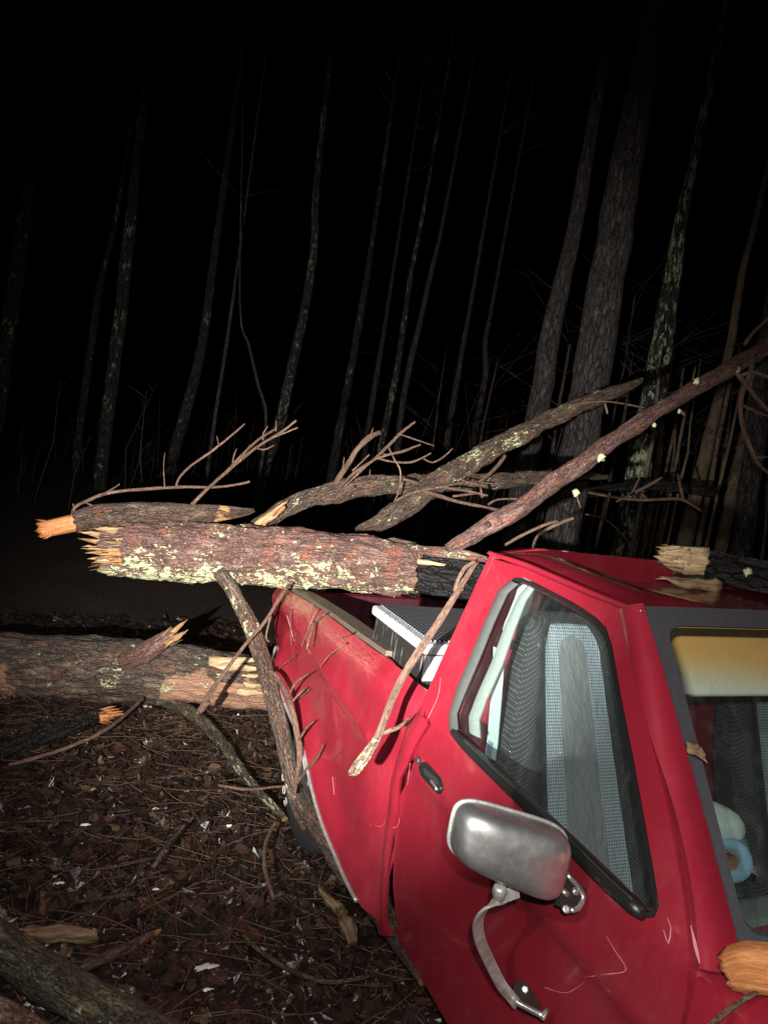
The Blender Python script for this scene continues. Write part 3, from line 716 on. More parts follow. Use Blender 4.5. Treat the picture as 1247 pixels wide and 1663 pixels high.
BS = panel('bed_side', bed_o, bsurf, 'red_paint', TR, grid=.022, thick=.008,
      attr={'scuff': lambda x, z: .45*math.exp(-(dist_line((x, z), [(a, b-.045) for a, b in topl[:6]])/.035)**2)})
# folded grey lip of the arch
la = [bsurf(*bedxz(q)) for q in bed_px[17:29]]
wire('arch_lip', [p+Vector((-.004, -.003, 0)) for p in la], .007, 'bracket_metal', BS, 8)
# rail: flat rusty strip inside the rolled edge
ra = [bsurf(*bedxz(q))+Vector((0, .006, .0)) for q in bed_px[1:6]]
strip('bed_rail', ra, [p+Vector((0, .075, .006)) for p in ra], 'box_rail', BS, .006) if 'box_rail' in MATS else None
simple('rail_metal', (.11, .085, .068), .5, bump=.6, bscale=45, var=.6)
strip('bed_rail', [p+Vector((0, .004, -.002)) for p in ra], [p+Vector((.02, .085, -.004)) for p in ra], 'rail_metal', BS, .02)
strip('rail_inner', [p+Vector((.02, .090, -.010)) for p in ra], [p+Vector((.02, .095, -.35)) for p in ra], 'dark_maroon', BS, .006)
scrs = []
for l in ([(540, 1262), (545, 1290)], [(470, 1000), (476, 1040)]):
    P = [bsurf(*bedxz(q))+Vector((0, -.004, 0)) for q in l]
    strip('scratch', [p+Vector((0, 0, .002)) for p in P], [p-Vector((0, 0, .002)) for p in P], 'scratch_pink', BS, .001, n=2)
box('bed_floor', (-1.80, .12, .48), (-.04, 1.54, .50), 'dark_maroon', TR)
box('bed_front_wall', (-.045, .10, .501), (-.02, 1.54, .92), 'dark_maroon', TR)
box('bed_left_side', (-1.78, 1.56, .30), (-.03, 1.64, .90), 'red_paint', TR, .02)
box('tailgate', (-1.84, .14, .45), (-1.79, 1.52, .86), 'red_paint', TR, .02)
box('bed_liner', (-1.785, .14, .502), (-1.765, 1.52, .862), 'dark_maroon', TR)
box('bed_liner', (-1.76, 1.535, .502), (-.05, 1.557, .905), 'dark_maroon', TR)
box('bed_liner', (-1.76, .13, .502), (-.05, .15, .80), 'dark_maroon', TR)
# ---- wheels
def wheel(cx, cy, outer, letters=False):
    W = bpy.data.objects.new('wheel', None); C.collection.objects.link(W); W.parent = TR; W.location = Vector((cx, cy, .30))-TR.location
    c = root_loc(W)
    def lathe(name, prf, mat):
        V = []; Fc = []; n = 56
        for i in range(n):
            a = 2*math.pi*i/n
            for (r, o) in prf: V.append(c+Vector((r*math.cos(a), o*outer, r*math.sin(a))))
        k = len(prf)
        for i in range(n):
            for j in range(k-1): Fc.append((i*k+j, i*k+j+1, ((i+1) % n)*k+j+1, ((i+1) % n)*k+j))
        return mk(name, V, Fc, mat, W)
    t = lathe('tyre', [(.19, -.10), (.25, -.115), (.31, -.105), (.335, -.08), (.34, 0), (.335, .08), (.31, .105), (.25, .115), (.19, .10)], 'rubber')
    lathe('rim', [(.0, .05), (.045, .055), (.06, .035), (.11, .03), (.14, .06), (.165, .075), (.185, .108), (.195, .112), (.20, .10), (.19, .0)], 'rim_steel')
    if letters:
        for k, ch in enumerate('COOPER'):
            cu = bpy.data.curves.new('l', 'FONT'); cu.body = ch; cu.size = .05; cu.extrude = .0012; cu.align_x = 'CENTER'; cu.align_y = 'CENTER'
            ob = bpy.data.objects.new('l', cu); C.collection.objects.link(ob)
            dg = bpy.context.evaluated_depsgraph_get(); me = bpy.data.meshes.new_from_object(ob.evaluated_get(dg))
            a = math.radians(238-k*12)    # around the sidewall, rear-facing side
            R3 = Matrix(((-math.sin(-a)*0+1, 0, 0), (0, 1, 0), (0, 0, 1)))
            rad = Vector((math.cos(a), 0, math.sin(a))); tan = Vector((-math.sin(a), 0, math.cos(a)))*-1
            vs = [c+Vector((0, -.1165, 0))+rad*.272+rad*v.co.y-tan*-v.co.x*1.0+Vector((0, -v.co.z, 0)) for v in me.vertices]
            mk('raised_letter', vs, [tuple(p.vertices) for p in me.polygons], 'letter_white', t, smooth=False)
            bpy.data.objects.remove(ob); bpy.data.meshes.remove(me)
    return W
wheel(-.93, .13, -1, True); wheel(-1.0, 1.50, 1); wheel(1.80, .14, -1); wheel(1.80, 1.50, 1)
box('chassis', (-1.7, .45, .22), (2.2, 1.2, .34), 'dark_plastic', TR)
box('cab_floor', (.03, .05, .30), (1.2, 1.59, .34), 'dark_plastic', TR)
# ---- toolbox in the bed: rests in the bed, its own thing
TX = empty('toolbox', Vector((-.38, .8, .5)), 'black and silver diamond plate toolbox standing in the truck bed behind the cab', 'toolbox')
box('box_body', (-.60, .085, .93), (-.165, 1.55, 1.085), 'box_face', TX, .01)
box('box_well', (-.58, .16, .502), (-.185, 1.48, .929), 'box_face', TX, .01)
box('lid', (-.615, .070, 1.087), (-.15, 1.56, 1.125), 'box_edge', TX, .012)
box('lid_plate', (-.60, .100, 1.1255), (-.175, 1.53, 1.132), 'diamond_plate', TX, .003)
box('corner_bracket', (-.164, .08, 1.0), (-.150, .20, 1.085), 'box_edge', TX, .003)
simple('blue_tape', (.05, .20, .62), .5)
for a, b, h in ((-.59, -.575, .03), (-.53, -.52, .022), (-.30, -.275, .02), (-.26, -.23, .026), (-.225, -.19, .016)): box('blue_tape', (a, .0815, .955), (b, .0845, .955+h), 'blue_tape', TX, .001)

# ---- seats
def seat(yc, wid):
    SE = bpy.data.objects.new('seat', None); C.collection.objects.link(SE); SE.parent = TR; SE.location = Vector((.35, yc, .40))-TR.location
    V = []; Fc = []; band = []
    nz = 60; na = 80
    for i in range(nz+1):
        f = i/nz; z = .58+.75*f
        xc = .42-.30*f                                # reclined
        hw = (wid*.5)*(1 if f < .45 else 1-.46*((f-.45)/.55)**1.1)
        th = .085-.035*f
        if f > .93: k = (f-.93)/.07; hw *= math.sqrt(max(.0, 1-k*k*.75)); th *= math.sqrt(max(.02, 1-k*k))
        for j in range(na):
            a = 2*math.pi*j/na; cx = math.cos(a); sy = math.sin(a)
            px_ = math.copysign(abs(cx)**.45, cx)*th; py_ = math.copysign(abs(sy)**.55, sy)*hw
            e = abs(py_)/hw
            bol = .035*math.exp(-((e-.82)/.16)**2)*(1-f*.6) if cx > 0 else 0
            V.append((xc+px_+bol, yc+py_, z)); bw_ = .116+.065*(1-f)
            bd = py_/bw_
            if f > .86: bd = math.sqrt(bd*bd+((f-.86)/.14*.75)**2)
            band.append(abs(bd) if cx > -.2 and f < .975 else 2.0)
    for i in range(nz):
        for j in range(na): Fc.append((i*na+j, i*na+(j+1) % na, (i+1)*na+(j+1) % na, (i+1)*na+j))
    Fc.append(tuple(nz*na+j for j in range(na)))
    mk('backrest', V, Fc, 'seat_fabric', SE, attrs={'band': band})
    na = 40; V = []; Fc = []; band = []; n2 = 24
    for i in range(n2+1):
        f = i/n2; x = .40+.50*f
        for j in range(na):
            a = 2*math.pi*j/na; hw = wid*.5; py_ = math.copysign(abs(math.cos(a))**.5, math.cos(a))*hw
            pz = math.copysign(abs(math.sin(a))**.5, math.sin(a))*.08
            V.append((x, yc+py_, .52+pz-.02*(f-.5)+.02*f)); band.append(py_/.20)
    for i in range(n2):
        for j in range(na): Fc.append((i*na+j, (i+1)*na+j, (i+1)*na+(j+1) % na, i*na+(j+1) % na))
    Fc.append(tuple(n2*na+j for j in range(na))); Fc.append(tuple(reversed(range(na))))
    mk('cushion', V, Fc, 'seat_fabric', SE, attrs={'band': band}); return SE
seat(.355, .46); seat(1.20, .46)
# seat belt, painted reflection strip by the rear window
sb = [sd(q[0], q[1], .10) for q in [(802, 1050), (801, 1090), (797, 1140), (792, 1200), (788, 1226)]]
strip('seat_belt', sb, [p+Vector((.035, .012, 0)) for p in sb], 'white_trim', TR, .003)
simple('belt_stripe', (.12, .17, .32), .7)
for k in (.008, .016, .024):
    q = [p+Vector((k, .0015, 0)) for p in sb[3:]]; strip('belt_stripe', [p+Vector((0, -.002, 0)) for p in q], [p+Vector((.003, -.0015, 0)) for p in q], 'belt_stripe', TR, .002)
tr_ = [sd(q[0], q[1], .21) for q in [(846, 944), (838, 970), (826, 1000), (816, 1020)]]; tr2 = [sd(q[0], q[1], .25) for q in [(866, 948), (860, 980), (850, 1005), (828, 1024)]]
strip('window_reflection', tr_, tr2, 'white_trim', TR, .006, .01, (1, -1, 0))  # white strip painted in for the torch reflection in the rear window
# sun visor
def visor(y0, y1):
    V = []; Fc = []; n, k = 20, 16
    for i in range(n+1):
        y = y0+(y1-y0)*i/n; ed = min(i, n-i)/n; s = 1-.5*max(0, .1-ed)/.1*0
        for j in range(k):
            a = 2*math.pi*j/k; u = math.cos(a)*.105*s; t = math.sin(a)*.011
            top = WS(y, .02); q = WS(y, .235)
            d = (q-top).normalized(); nrm = Vector((-.74, 0, -.67))
            V.append((top+q)*.5+d*u+nrm*(.035+t)+Vector((0, 0, 0)))
    for i in range(n):
        for j in range(k): Fc.append((i*k+j, i*k+(j+1) % k, (i+1)*k+(j+1) % k, (i+1)*k+j))
    Fc += [tuple(range(k)), tuple(n*k+j for j in reversed(range(k)))]
    return mk('sun_visor', V, Fc, 'visor_cloth', TR)
visor(.225, .81); visor(.83, 1.40)
# dashboard
V = []; Fc = []
sec = [(.80, .60), (.78, .74), (.80, .84), (.85, .885), (.93, .90), (1.04, .90), (1.12, .87), (1.12, .60)]
for y in (.08, .12, .3, .7, 1.1, 1.5, 1.56):
    for (x, z) in sec: V.append((x, y, z))
k = len(sec); Fc = [(i*k+j, i*k+(j+1) % k, (i+1)*k+(j+1) % k, (i+1)*k+j) for i in range(6) for j in range(k)]+[tuple(reversed(range(k))), tuple(6*k+j for j in range(k))]
mk('dashboard', V, Fc, 'grey_plastic', TR, smooth=False, bevel=.015)
# steering wheel on the left
cw = Vector((.62, 1.22, .86)); nx_ = Vector((-.85, 0, .5)).normalized(); u = Vector((0, 1, 0)); v2 = nx_.cross(u)
SW = wire('steering_wheel', [cw+(u*math.cos(a)+v2*math.sin(a))*.19 for a in [2*math.pi*i/24 for i in range(25)]], .013, 'dark_plastic', TR, 10)
wire('spoke', [cw+u*.185, cw-nx_*.03, cw-u*.185], .012, 'dark_plastic', SW, 8)
# side mirror
MI = bpy.data.objects.new('side_mirror', None); C.collection.objects.link(MI); MI.parent = TR; MI.location = SU(*S(870, 1620), 0)-TR.location
dm = 1.33
mc = pt(829, 1377, dm)
TL, TRr, BRr, BLl = pt(745, 1296, dm-.01), pt(932, 1352, dm+.02), pt(902, 1466, dm+.02), pt(726, 1391, dm-.01)
nrm = (TRr-TL).cross(BLl-TL).normalized()
if nrm.dot(CF) > 0: nrm = -nrm
def q2(s, t): return TL.lerp(TRr, s).lerp(BLl.lerp(BRr, s), t)
V = []; Fc = []; na = 64; levels = [(1.0, -.022), (1.0, .0), (.985, .012), (.955, .024), (.90, .034), (.8, .041), (.65, .046), (.45, .049), (.25, .0505), (.1, .051)]
for (sc_, h) in levels:
    for j in range(na):
        a = 2*math.pi*j/na; c_, s_ = math.cos(a), math.sin(a)
        x = math.copysign(abs(c_)**.42, c_)*.5*sc_; y = math.copysign(abs(s_)**.48, s_)*.5*sc_
        V.append(q2(.5+x, .5+y)+nrm*h)
k = len(levels)
for i in range(k-1):
    for j in range(na): Fc.append((i*na+j, i*na+(j+1) % na, (i+1)*na+(j+1) % na, (i+1)*na+j))
Fc.append(tuple((k-1)*na+j for j in range(na)))
SHL = mk('mirror_shell', V, Fc, 'chrome', MI)
V = [q2(.5+math.copysign(abs(math.cos(2*math.pi*j/na))**.42, math.cos(2*math.pi*j/na))*.49, .5+math.copysign(abs(math.sin(2*math.pi*j/na))**.48, math.sin(2*math.pi*j/na))*.49)-nrm*.018 for j in range(na)]
mk('mirror_glass', V, [tuple(range(na))], 'chrome', MI, solid=.003)
wire('shell_rim', [q2(.5+math.copysign(abs(math.cos(a))**.42, math.cos(a))*.503, .5+math.copysign(abs(math.sin(a))**.48, math.sin(a))*.503)-nrm*.016 for a in [2*math.pi*j/48 for j in range(49)]], .004, 'bracket_metal', MI, 6)
# arm: flat bar
arm = [pt(843, 1448, 1.36), pt(815, 1457, 1.345), pt(788, 1472, 1.34), pt(775, 1495, 1.36), pt(778, 1525, 1.39), pt(793, 1560, 1.44), pt(812, 1597, 1.50), pt(824, 1612, 1.53), pt(838, 1630, 1.55)]
ap = [p for p, _ in resample([(p, 1) for p in arm], .012)]; A = []; B = []
for i, p in enumerate(ap):
    t = (ap[min(i+1, len(ap)-1)]-ap[max(i-1, 0)]).normalized(); s = t.cross(CF+CR*.4).normalized().cross(t).normalized()
    s = (CR*.75+CF*.4+CU*.3); s = (s-t*s.dot(t)).normalized()
    A.append(p-s*.011); B.append(p+s*.011)
strip('mirror_arm', A, B, 'bracket_metal', MI, .005, n=3)
wire('ball_joint', [pt(812, 1440, 1.33), pt(811, 1448, 1.335), pt(809, 1462, 1.345)], [.011, .014, .009], 'bracket_metal', MI, 12, .005)
# lower mount
s1 = [pt(832, 1612, 1.55), pt(842, 1640, 1.54), pt(880, 1652, 1.50), pt(886, 1640, 1.54)]
strip('lower_mount', [pt(834, 1596, 1.60), pt(846, 1590, 1.62), pt(862, 1606, 1.61), pt(884, 1645, 1.56)], [pt(832, 1618, 1.555), pt(842, 1628, 1.545), pt(858, 1634, 1.54), pt(882, 1649, 1.52)], 'dark_steel', MI, .004, n=3)
wire('mount_bar', [pt(836, 1626, 1.54), pt(860, 1639, 1.52), pt(882, 1650, 1.50)], .0065, 'chrome', MI, 10, .01)
wire('mount_bar', [pt(880, 1654, 1.50), pt(887, 1640, 1.52)], .0055, 'bracket_metal', MI, 8, .01)
wire('bolt', [pt(852, 1607, 1.60), pt(852, 1607, 1.585)], .008, 'bracket_metal', MI, 6, .01)
# upper hinge bracket behind the head
strip('upper_mount', [pt(915, 1418, 1.50), pt(905, 1445, 1.47), pt(900, 1470, 1.46)], [pt(944, 1445, 1.52), pt(940, 1462, 1.50), pt(925, 1480, 1.47)], 'dark_plastic', MI, .012, n=3)
wire('hinge', [pt(920, 1420, 1.47), pt(940, 1442, 1.47), pt(947, 1456, 1.47), pt(938, 1476, 1.45), pt(925, 1478, 1.44)], .0055, 'chrome', MI, 8, .01)
wire('hinge', [pt(912, 1446, 1.45), pt(922, 1454, 1.45)], .006, 'chrome', MI, 8, .01)
wire('bolt', [pt(932, 1447, 1.45), pt(935, 1449, 1.44)], .007, 'chrome', MI, 8, .01)
wire('bolt', [pt(917, 1476, 1.44), pt(920, 1477, 1.43)], .008, 'chrome', MI, 8, .01)
# wiper
wire('wiper', [WS(.30, 1.0)+Vector((.03, 0, .012)), WS(.55, .93)+Vector((.02, 0, .02)), WS(.9, .95)+Vector((.02, 0, .02))], .005, 'black_trim', TR, 8)

# ---- loose things on the dashboard
def xpz(px, py, z): return zp(px, py, z)
rc = pt(1183, 1398, 1.62); ax_ = (CF*.85+CR*.35+CU*-.1).normalized()
RL = empty('paper_roll', rc, 'blue shop towel roll lying on the dashboard behind the windshield', 'paper roll')
u = ax_.cross(Vector((0, 0, 1))).normalized(); v2 = ax_.cross(u)
def cyl(name, c, ax_, r0, r1, L, mat, parent):
    u = ax_.cross(Vector((0, 0, 1))).normalized(); v2 = ax_.cross(u); V = []; Fc = []; n = 40
    prf = [(r0, 0), (r1*.97, 0), (r1, .004), (r1, L-.004), (r1*.97, L), (r0, L)]
    for i in range(n):
        a = 2*math.pi*i/n
        for r, h in prf: V.append(c+(u*math.cos(a)+v2*math.sin(a))*r*(1+.02*noise.noise(Vector((math.cos(a)*2, math.sin(a)*2, h*9))))+ax_*h)
    k = 6
    for i in range(n):
        for j in range(k): Fc.append((i*k+j, i*k+(j+1) % k, ((i+1) % n)*k+(j+1) % k, ((i+1) % n)*k+j))
    return mk(name, V, Fc, mat, parent)
cyl('paper', rc, ax_, .021, .048, .22, 'blue_paper', RL); cyl('cardboard_core', rc-ax_*.001, ax_, .016, .020, .22, 'chip_brown', RL)
# dust mask
V = []; Fc = []; n1, n2 = 20, 12; c0 = pt(1160, 1335, 1.66)
for i in range(n1):
    a = 2*math.pi*i/n1
    for j in range(n2+1):
        f = j/n2; r = math.sin(f*math.pi/2); h = math.cos(f*math.pi/2)
        lob = 1+.12*math.cos(2*a)+.08*noise.noise(Vector((math.cos(a)*3, math.sin(a)*3, f*3)))
        V.append(c0+(CR*math.cos(a)*.060*r*lob+CU*math.sin(a)*.052*r*lob)+(-CF*h*.035)+CR*-.0+CU*(-.3*.06*r*math.cos(a)))
for i in range(n1):
    for j in range(n2): Fc.append((i*(n2+1)+j, i*(n2+1)+j+1, ((i+1) % n1)*(n2+1)+j+1, ((i+1) % n1)*(n2+1)+j))
MK = mk('dust_mask', V, Fc, 'mask_white', base=c0, solid=.003); tag(MK, 'pale grey dust mask lying on the dashboard above the blue roll', 'mask')
CL = empty('metal_clip', pt(1218, 1405, 1.62), 'shiny metal spring clip on the dashboard beside the blue roll', 'clip')
for k in range(3): wire('prong', [pt(1204+k*3, 1397+k*6, 1.62), pt(1222+k*2, 1408+k*5, 1.61), pt(1232-k*1, 1411+k*5, 1.62)], .0035, 'chrome', CL, 8, .01)
box('packet', pt(1190, 1440, 1.66)-Vector((.02, .03, .012)), pt(1190, 1440, 1.66)+Vector((.02, .03, .012)), 'dark_cloth', None, .004, base=pt(1190, 1440, 1.66))
tag(bpy.data.objects['packet'], 'small dark packet on the dashboard under the blue roll', 'packet')

# ================================================================== FALLEN TREES
dn = lambda d: max(0, -d.z)
# lichen-covered trunk lying across the bed
LG = empty('lichen_log', pt(430, 950, 3.78), 'thick broken pine trunk covered in pale lichen lying across the crushed truck bed', 'fallen trunk')
front = -CF
tb = TB()
tb.tube(PX([(186, 893, 3.80, 41), (230, 894, 3.80, 45), (340, 898, 3.79, 47), (440, 904, 3.77, 48), (560, 912, 3.70, 46), (640, 921, 3.62, 44), (682, 927, 3.58, 42)]), seg=120, step=.010, rough=.14, nf=16, ends=(.45, .12),
    lich=lambda f, d: .135+.25*max(0, d.dot((-CU*.95+front*.55).normalized()))**1.6*(1.2-f*.7)-.05*max(0, d.dot(CU)), bare=lambda f, d: -.2, seed=1)
o = tb.build('trunk', ['bark_red', 'raw_wood'], LG)
# lichen flakes in relief
V = []; Fc = []; I = []; tv = tb.V; nt = int(len(tv)*.95); SG = 120; k_ = 0
while k_ < 120:
    i = rnd.randrange(120*3, nt-120*5); p = tv[i]; f = i/nt
    q = p-CP; d = q.dot(CF); py = 831.5-F*q.dot(CU)/d; px = 623.5+F*q.dot(CR)/d
    low = max(0, (py-870)/90); 
    pr = .22+.75*low**2*(1 if px < 520 else .5)
    if rnd.random() > pr: k_ += .03; continue
    cidx = (i//120)*120; cen = (tv[cidx]+tv[cidx+60])/2; nr = (p-cen).normalized()
    s = rnd.choice((.003, .004, .006, .009)); 
    a1 = nr.cross(Vector((0, 0, 1))).normalized(); a2 = nr.cross(a1); b = len(V); m_ = 8
    for j in range(m_):
        th = 2*math.pi*j/m_; r_ = s*rnd.uniform(.35, 1.5); V.append(p+nr*(.001+rnd.random()*.006)+a1*math.cos(th)*r_+a2*math.sin(th)*r_*1.2)
    V.append(p+nr*.005)
    for j in range(m_): Fc.append((b+j, b+(j+1) % m_, b+m_))
    k_ += 1
tag(mk('lichen', V, Fc, 'lichen_flake', LG, smooth=False), kind='stuff')
tb = TB()
E0 = (pt(172, 893, 3.80)-pt(230, 894, 3.80)).normalized()
for k, (a, b, c_, d_, wv) in enumerate([(200, 862, 150, 858, .07), (200, 872, 128, 862, .075), (200, 882, 126, 874, .07), (200, 890, 134, 888, .07), (205, 897, 138, 898, .06), (205, 905, 142, 906, .075), (208, 912, 150, 913, .07), (200, 880, 142, 868, .05), (205, 900, 155, 893, .05)]):
    tb.shard(pt(a, b, 3.72+.012*(k % 3)), pt(c_, d_, 3.68+.03*(k % 3)), wv*.7, .03, CU, 0, k*1.7)
fibres(tb, pt(192, 890, 3.74), E0, .105, 120, .16, (0, 1, 1, 2), 3)
tb.build('splintered_end', ['raw_wood', 'raw_dull', 'raw_orange'], LG)
# stripped dark continuation and a bark strip
tb = TB(); tb.tube(PX([(676, 930, 3.62, 36), (730, 938, 3.52, 34), (800, 950, 3.42, 30), (850, 960, 3.36, 24)]), seg=48, step=.02, rough=.14, ends=(0, .6), seed=3, lich=lambda f, d: -.3)
tb.build('bare_dark_core', ['bark_black', 'bark_black'], LG)
tb = TB(); tb.tube(PX([(672, 892, 3.5, 8), (720, 897, 3.4, 10), (760, 902, 3.3, 9), (788, 908, 3.25, 6)]), seg=16, step=.015, rough=.3, seed=4, lich=lambda f, d: .15, ends=(.5, .8))
tb.shard(pt(678, 912, 3.48), pt(738, 920, 3.45), .03, .012, CU, 1, 2)
tb.build('bark_strip', ['bark_red', 'raw_pale'], LG)
# hanging branch down to the wheel
tb = TB()
tb.tube(PX([(355, 928, 3.66, 10), (376, 956, 3.64, 12), (400, 1000, 3.58, 13), (418, 1045, 3.52, 13), (432, 1090, 3.42, 14), (446, 1145, 3.30, 14), (460, 1200, 3.20, 13), (471, 1255, 3.14, 12), (482, 1300, 3.12, 12), (500, 1345, 3.10, 10), (520, 1375, 3.1, 7)]), seg=32, step=.012, rough=.22, nf=14, seed=5,
    lich=lambda f, d: .10+(.1 if f < .3 else 0), bare=lambda f, d: .55*math.exp(-((f-.72)/.03)**2)*max(0, d.dot(-CR))-.1)
tb.build('hanging_branch', ['bark_brown', 'raw_orange'], LG)
tb = TB()
for i, l in enumerate([[(437, 1090, 3.25, 3), (450, 1100, 3.2, 4), (465, 1125, 3.12, 4), (475, 1155, 3.05, 5), (482, 1190, 3.0, 5), (487, 1225, 2.98, 5), (482, 1260, 3.0, 4), (478, 1290, 3.0, 3)],
        [(474, 1140, 3.08, 2), (488, 1125, 3.05, 2), (495, 1118, 3.05, 1)], [(486, 1200, 2.98, 2.5), (500, 1180, 2.95, 2), (510, 1172, 2.93, 1)], [(482, 1272, 3, 3), (500, 1248, 2.95, 3), (515, 1232, 2.9, 2), (524, 1210, 2.85, 1)],
        [(320, 1160, 3.5, 3), (345, 1120, 3.48, 4), (375, 1078, 3.44, 3), (400, 1045, 3.4, 3), (430, 1010, 3.4, 3), (455, 970, 3.45, 3), (470, 950, 3.5, 2)], [(325, 1155, 3.5, 6), (338, 1138, 3.48, 5)],
        [(440, 1000, 3.4, 2), (432, 1035, 3.36, 2), (438, 1042, 3.33, 1)], [(510, 1010, 3.1, 2), (500, 1045, 3.0, 2), (498, 1055, 2.99, 1)], [(500, 1095, 2.9, 1), (480, 1110, 3.0, 2), (466, 1135, 3.08, 2)]]):
    tb.tube(PX(l), seg=9, step=.015, rough=.15, seed=20+i, lich=lambda f, d: .02, cap=0)
tb.build('side_twigs', ['bark_twig'], LG)
# fine pine twigs brushing the bed side
for i, (a, b, c_, d_) in enumerate([(505, 985, 498, 1022), (528, 998, 520, 1040), (486, 1000, 489, 1035), (560, 1036, 535, 1075), (548, 1062, 530, 1088), (470, 1020, 476, 1060), (488, 1075, 470, 1098), (512, 1118, 494, 1150)]):
    pass
tb = TB()
for i, l in enumerate([[(512, 990), (508, 1020), (500, 1052)], [(530, 998), (512, 1018), (505, 1040)], [(560, 1045), (545, 1065), (532, 1086)], [(488, 1066), (470, 1085), (462, 1106)], [(512, 1120), (495, 1134), (478, 1142)], [(478, 990), (484, 1022), (482, 1050)], [(570, 1030), (556, 1034), (545, 1042)], [(482, 1300), (478, 1302), (470, 1310)]]):
    P = [bsurf(*bedxz(q))+Vector((0, -.035, 0)) for q in l]
    tb = TB(); tb.tube([(p, .003-.0008*j) for j, p in enumerate(P)], seg=6, step=.02, rough=0, seed=50+i, cap=0)
    tb.build('fine_twig', ['bark_twig'], LG)

# thin broken log lying on top
LU = empty('broken_limb', pt(250, 850, 3.84), 'thinner broken limb with orange split end lying along the top of the lichen covered trunk', 'fallen limb')
tb = TB(); tb.tube(PX([(72, 860, 3.80, 13), (100, 854, 3.82, 14), (128, 848, 3.84, 15)]), seg=36, step=.012, rough=.08, ends=(1.0, .1), cap=0, seed=6)
for k in range(5): tb.shard(pt(85, 855+k*3, 3.78), pt(64+k*1.5, 852+k*6, 3.77), .02, .012, CU, 0, k)
fibres(tb, pt(76, 859, 3.8), E0, .042, 40, .05, 0, 5)
tb.build('stripped_end', ['raw_orange'], LU)
tb = TB(); tb.tube(PX([(126, 848, 3.84, 18), (160, 842, 3.86, 22), (220, 838, 3.87, 22), (300, 836, 3.87, 20), (350, 834, 3.87, 14), (395, 832, 3.86, 7), (412, 829, 3.86, 3)]), seg=50, step=.014, rough=.12, seed=7, ends=(.3, .5),
    lich=lambda f, d: -.06+.08*dn(d), bare=lambda f, d: .75*math.exp(-((f-.84)/.07)**2)*(1 if d.dot(front) > .2 else 0)-.1)
tb.build('limb', ['bark_brown', 'raw_orange'], LU)
tb = TB()
L_ = [[(118, 838, 3.84, 4), (122, 824, 3.84, 4), (145, 812, 3.84, 4), (180, 800, 3.86, 4), (240, 794, 3.9, 4), (300, 791, 3.9, 3.4), (350, 791, 3.9, 3), (380, 788, 3.9, 3), (406, 782, 3.9, 2.5)],
      [(122, 826, 3.84, 3), (119, 818, 3.84, 2)], [(165, 804, 3.84, 2.5), (185, 793, 3.84, 2), (195, 786, 3.83, 1.5)], [(140, 816, 3.84, 2), (150, 821, 3.84, 2), (162, 821, 3.84, 1.5)],
      [(286, 792, 3.9, 3), (292, 775, 3.92, 3), (310, 757, 3.95, 3), (345, 732, 4, 3), (375, 708, 4.03, 2.5), (398, 688, 4.05, 2)], [(356, 724, 4, 1.5), (352, 708, 4, 1.2)],
      [(312, 820, 3.8, 5), (325, 806, 3.82, 4), (350, 782, 3.85, 4), (385, 752, 3.9, 4), (415, 728, 3.93, 3.5), (440, 712, 3.95, 3), (462, 698, 3.97, 3), (481, 683, 4, 2.5)],
      [(345, 788, 3.85, 3), (368, 766, 3.9, 3.5), (392, 740, 3.92, 3), (420, 714, 3.95, 3), (447, 697, 3.97, 2.5)], [(448, 700, 3.95, 2), (449, 683, 3.95, 1.5)], [(427, 715, 3.95, 2), (428, 703, 3.95, 1.5), (435, 692, 3.95, 1.2)],
      [(378, 752, 3.9, 2), (380, 740, 3.9, 1.5), (385, 728, 3.9, 1.2)], [(390, 750, 3.9, 2.5), (398, 735, 3.9, 2), (408, 722, 3.93, 2)], [(440, 712, 3.95, 2), (465, 702, 3.93, 2), (484, 694, 3.93, 1.5)], [(415, 728, 3.93, 2), (430, 730, 3.9, 1.8), (446, 723, 3.9, 1.5)], [(268, 792, 3.9, 1.5), (266, 760, 3.92, 1.2), (268, 735, 3.93, 1)]]
for i, l in enumerate(L_): tb.tube([(p, r*.66) for p, r in PX(l)], seg=9, step=.015, rough=.25, nf=40, seed=70+i, cap=0, lich=lambda f, d: .0)
tb.build('twigs', ['bark_twig'], LU)

# forked mossy limb behind
LFk = empty('forked_limb', pt(600, 800, 4.15), 'forked mossy limb reaching up right behind the lichen covered trunk', 'fallen limb')
tb = TB(); tb.tube(PX2(.85, [(395, 866, 3.95, 8), (430, 846, 4.0, 15), (480, 818, 4.05, 17), (540, 800, 4.12, 19), (600, 790, 4.18, 20), (700, 785, 4.25, 18), (800, 782, 4.4, 15), (870, 776, 4.6, 12), (930, 772, 4.9, 9), (985, 775, 5.2, 5)]), seg=44, step=.014, rough=.30, nf=16, seed=8, lich=lambda f, d: .14, ends=(.8, .5))
tb.build('limb', ['bark_brown', 'raw_wood'], LFk)
tb = TB(); tb.tube(PX2(.80, [(578, 860, 4.0, 4), (600, 853, 4.0, 12), (625, 843, 4.0, 19), (665, 818, 4.03, 22), (700, 790, 4.08, 23), (745, 762, 4.15, 22), (800, 728, 4.25, 20), (860, 698, 4.35, 18), (920, 667, 4.45, 16), (985, 642, 4.55, 14), (1028, 624, 4.62, 9), (1042, 616, 4.65, 4)]), seg=48, step=.014, rough=.30, nf=16, seed=9,
    lich=lambda f, d: .13+.30*math.exp(-((f-.36)/.05)**2)*max(0, d.dot(CU*.3-CR*.2+front*.8))+.2*math.exp(-((f-.52)/.06)**2)*max(0, d.dot(front-CU*.6)), bare=lambda f, d: .5*max(0, (f-.93)/.07)-.1, ends=(.6, 1.2))
tb.build('fork', ['bark_brown', 'raw_orange'], LFk)
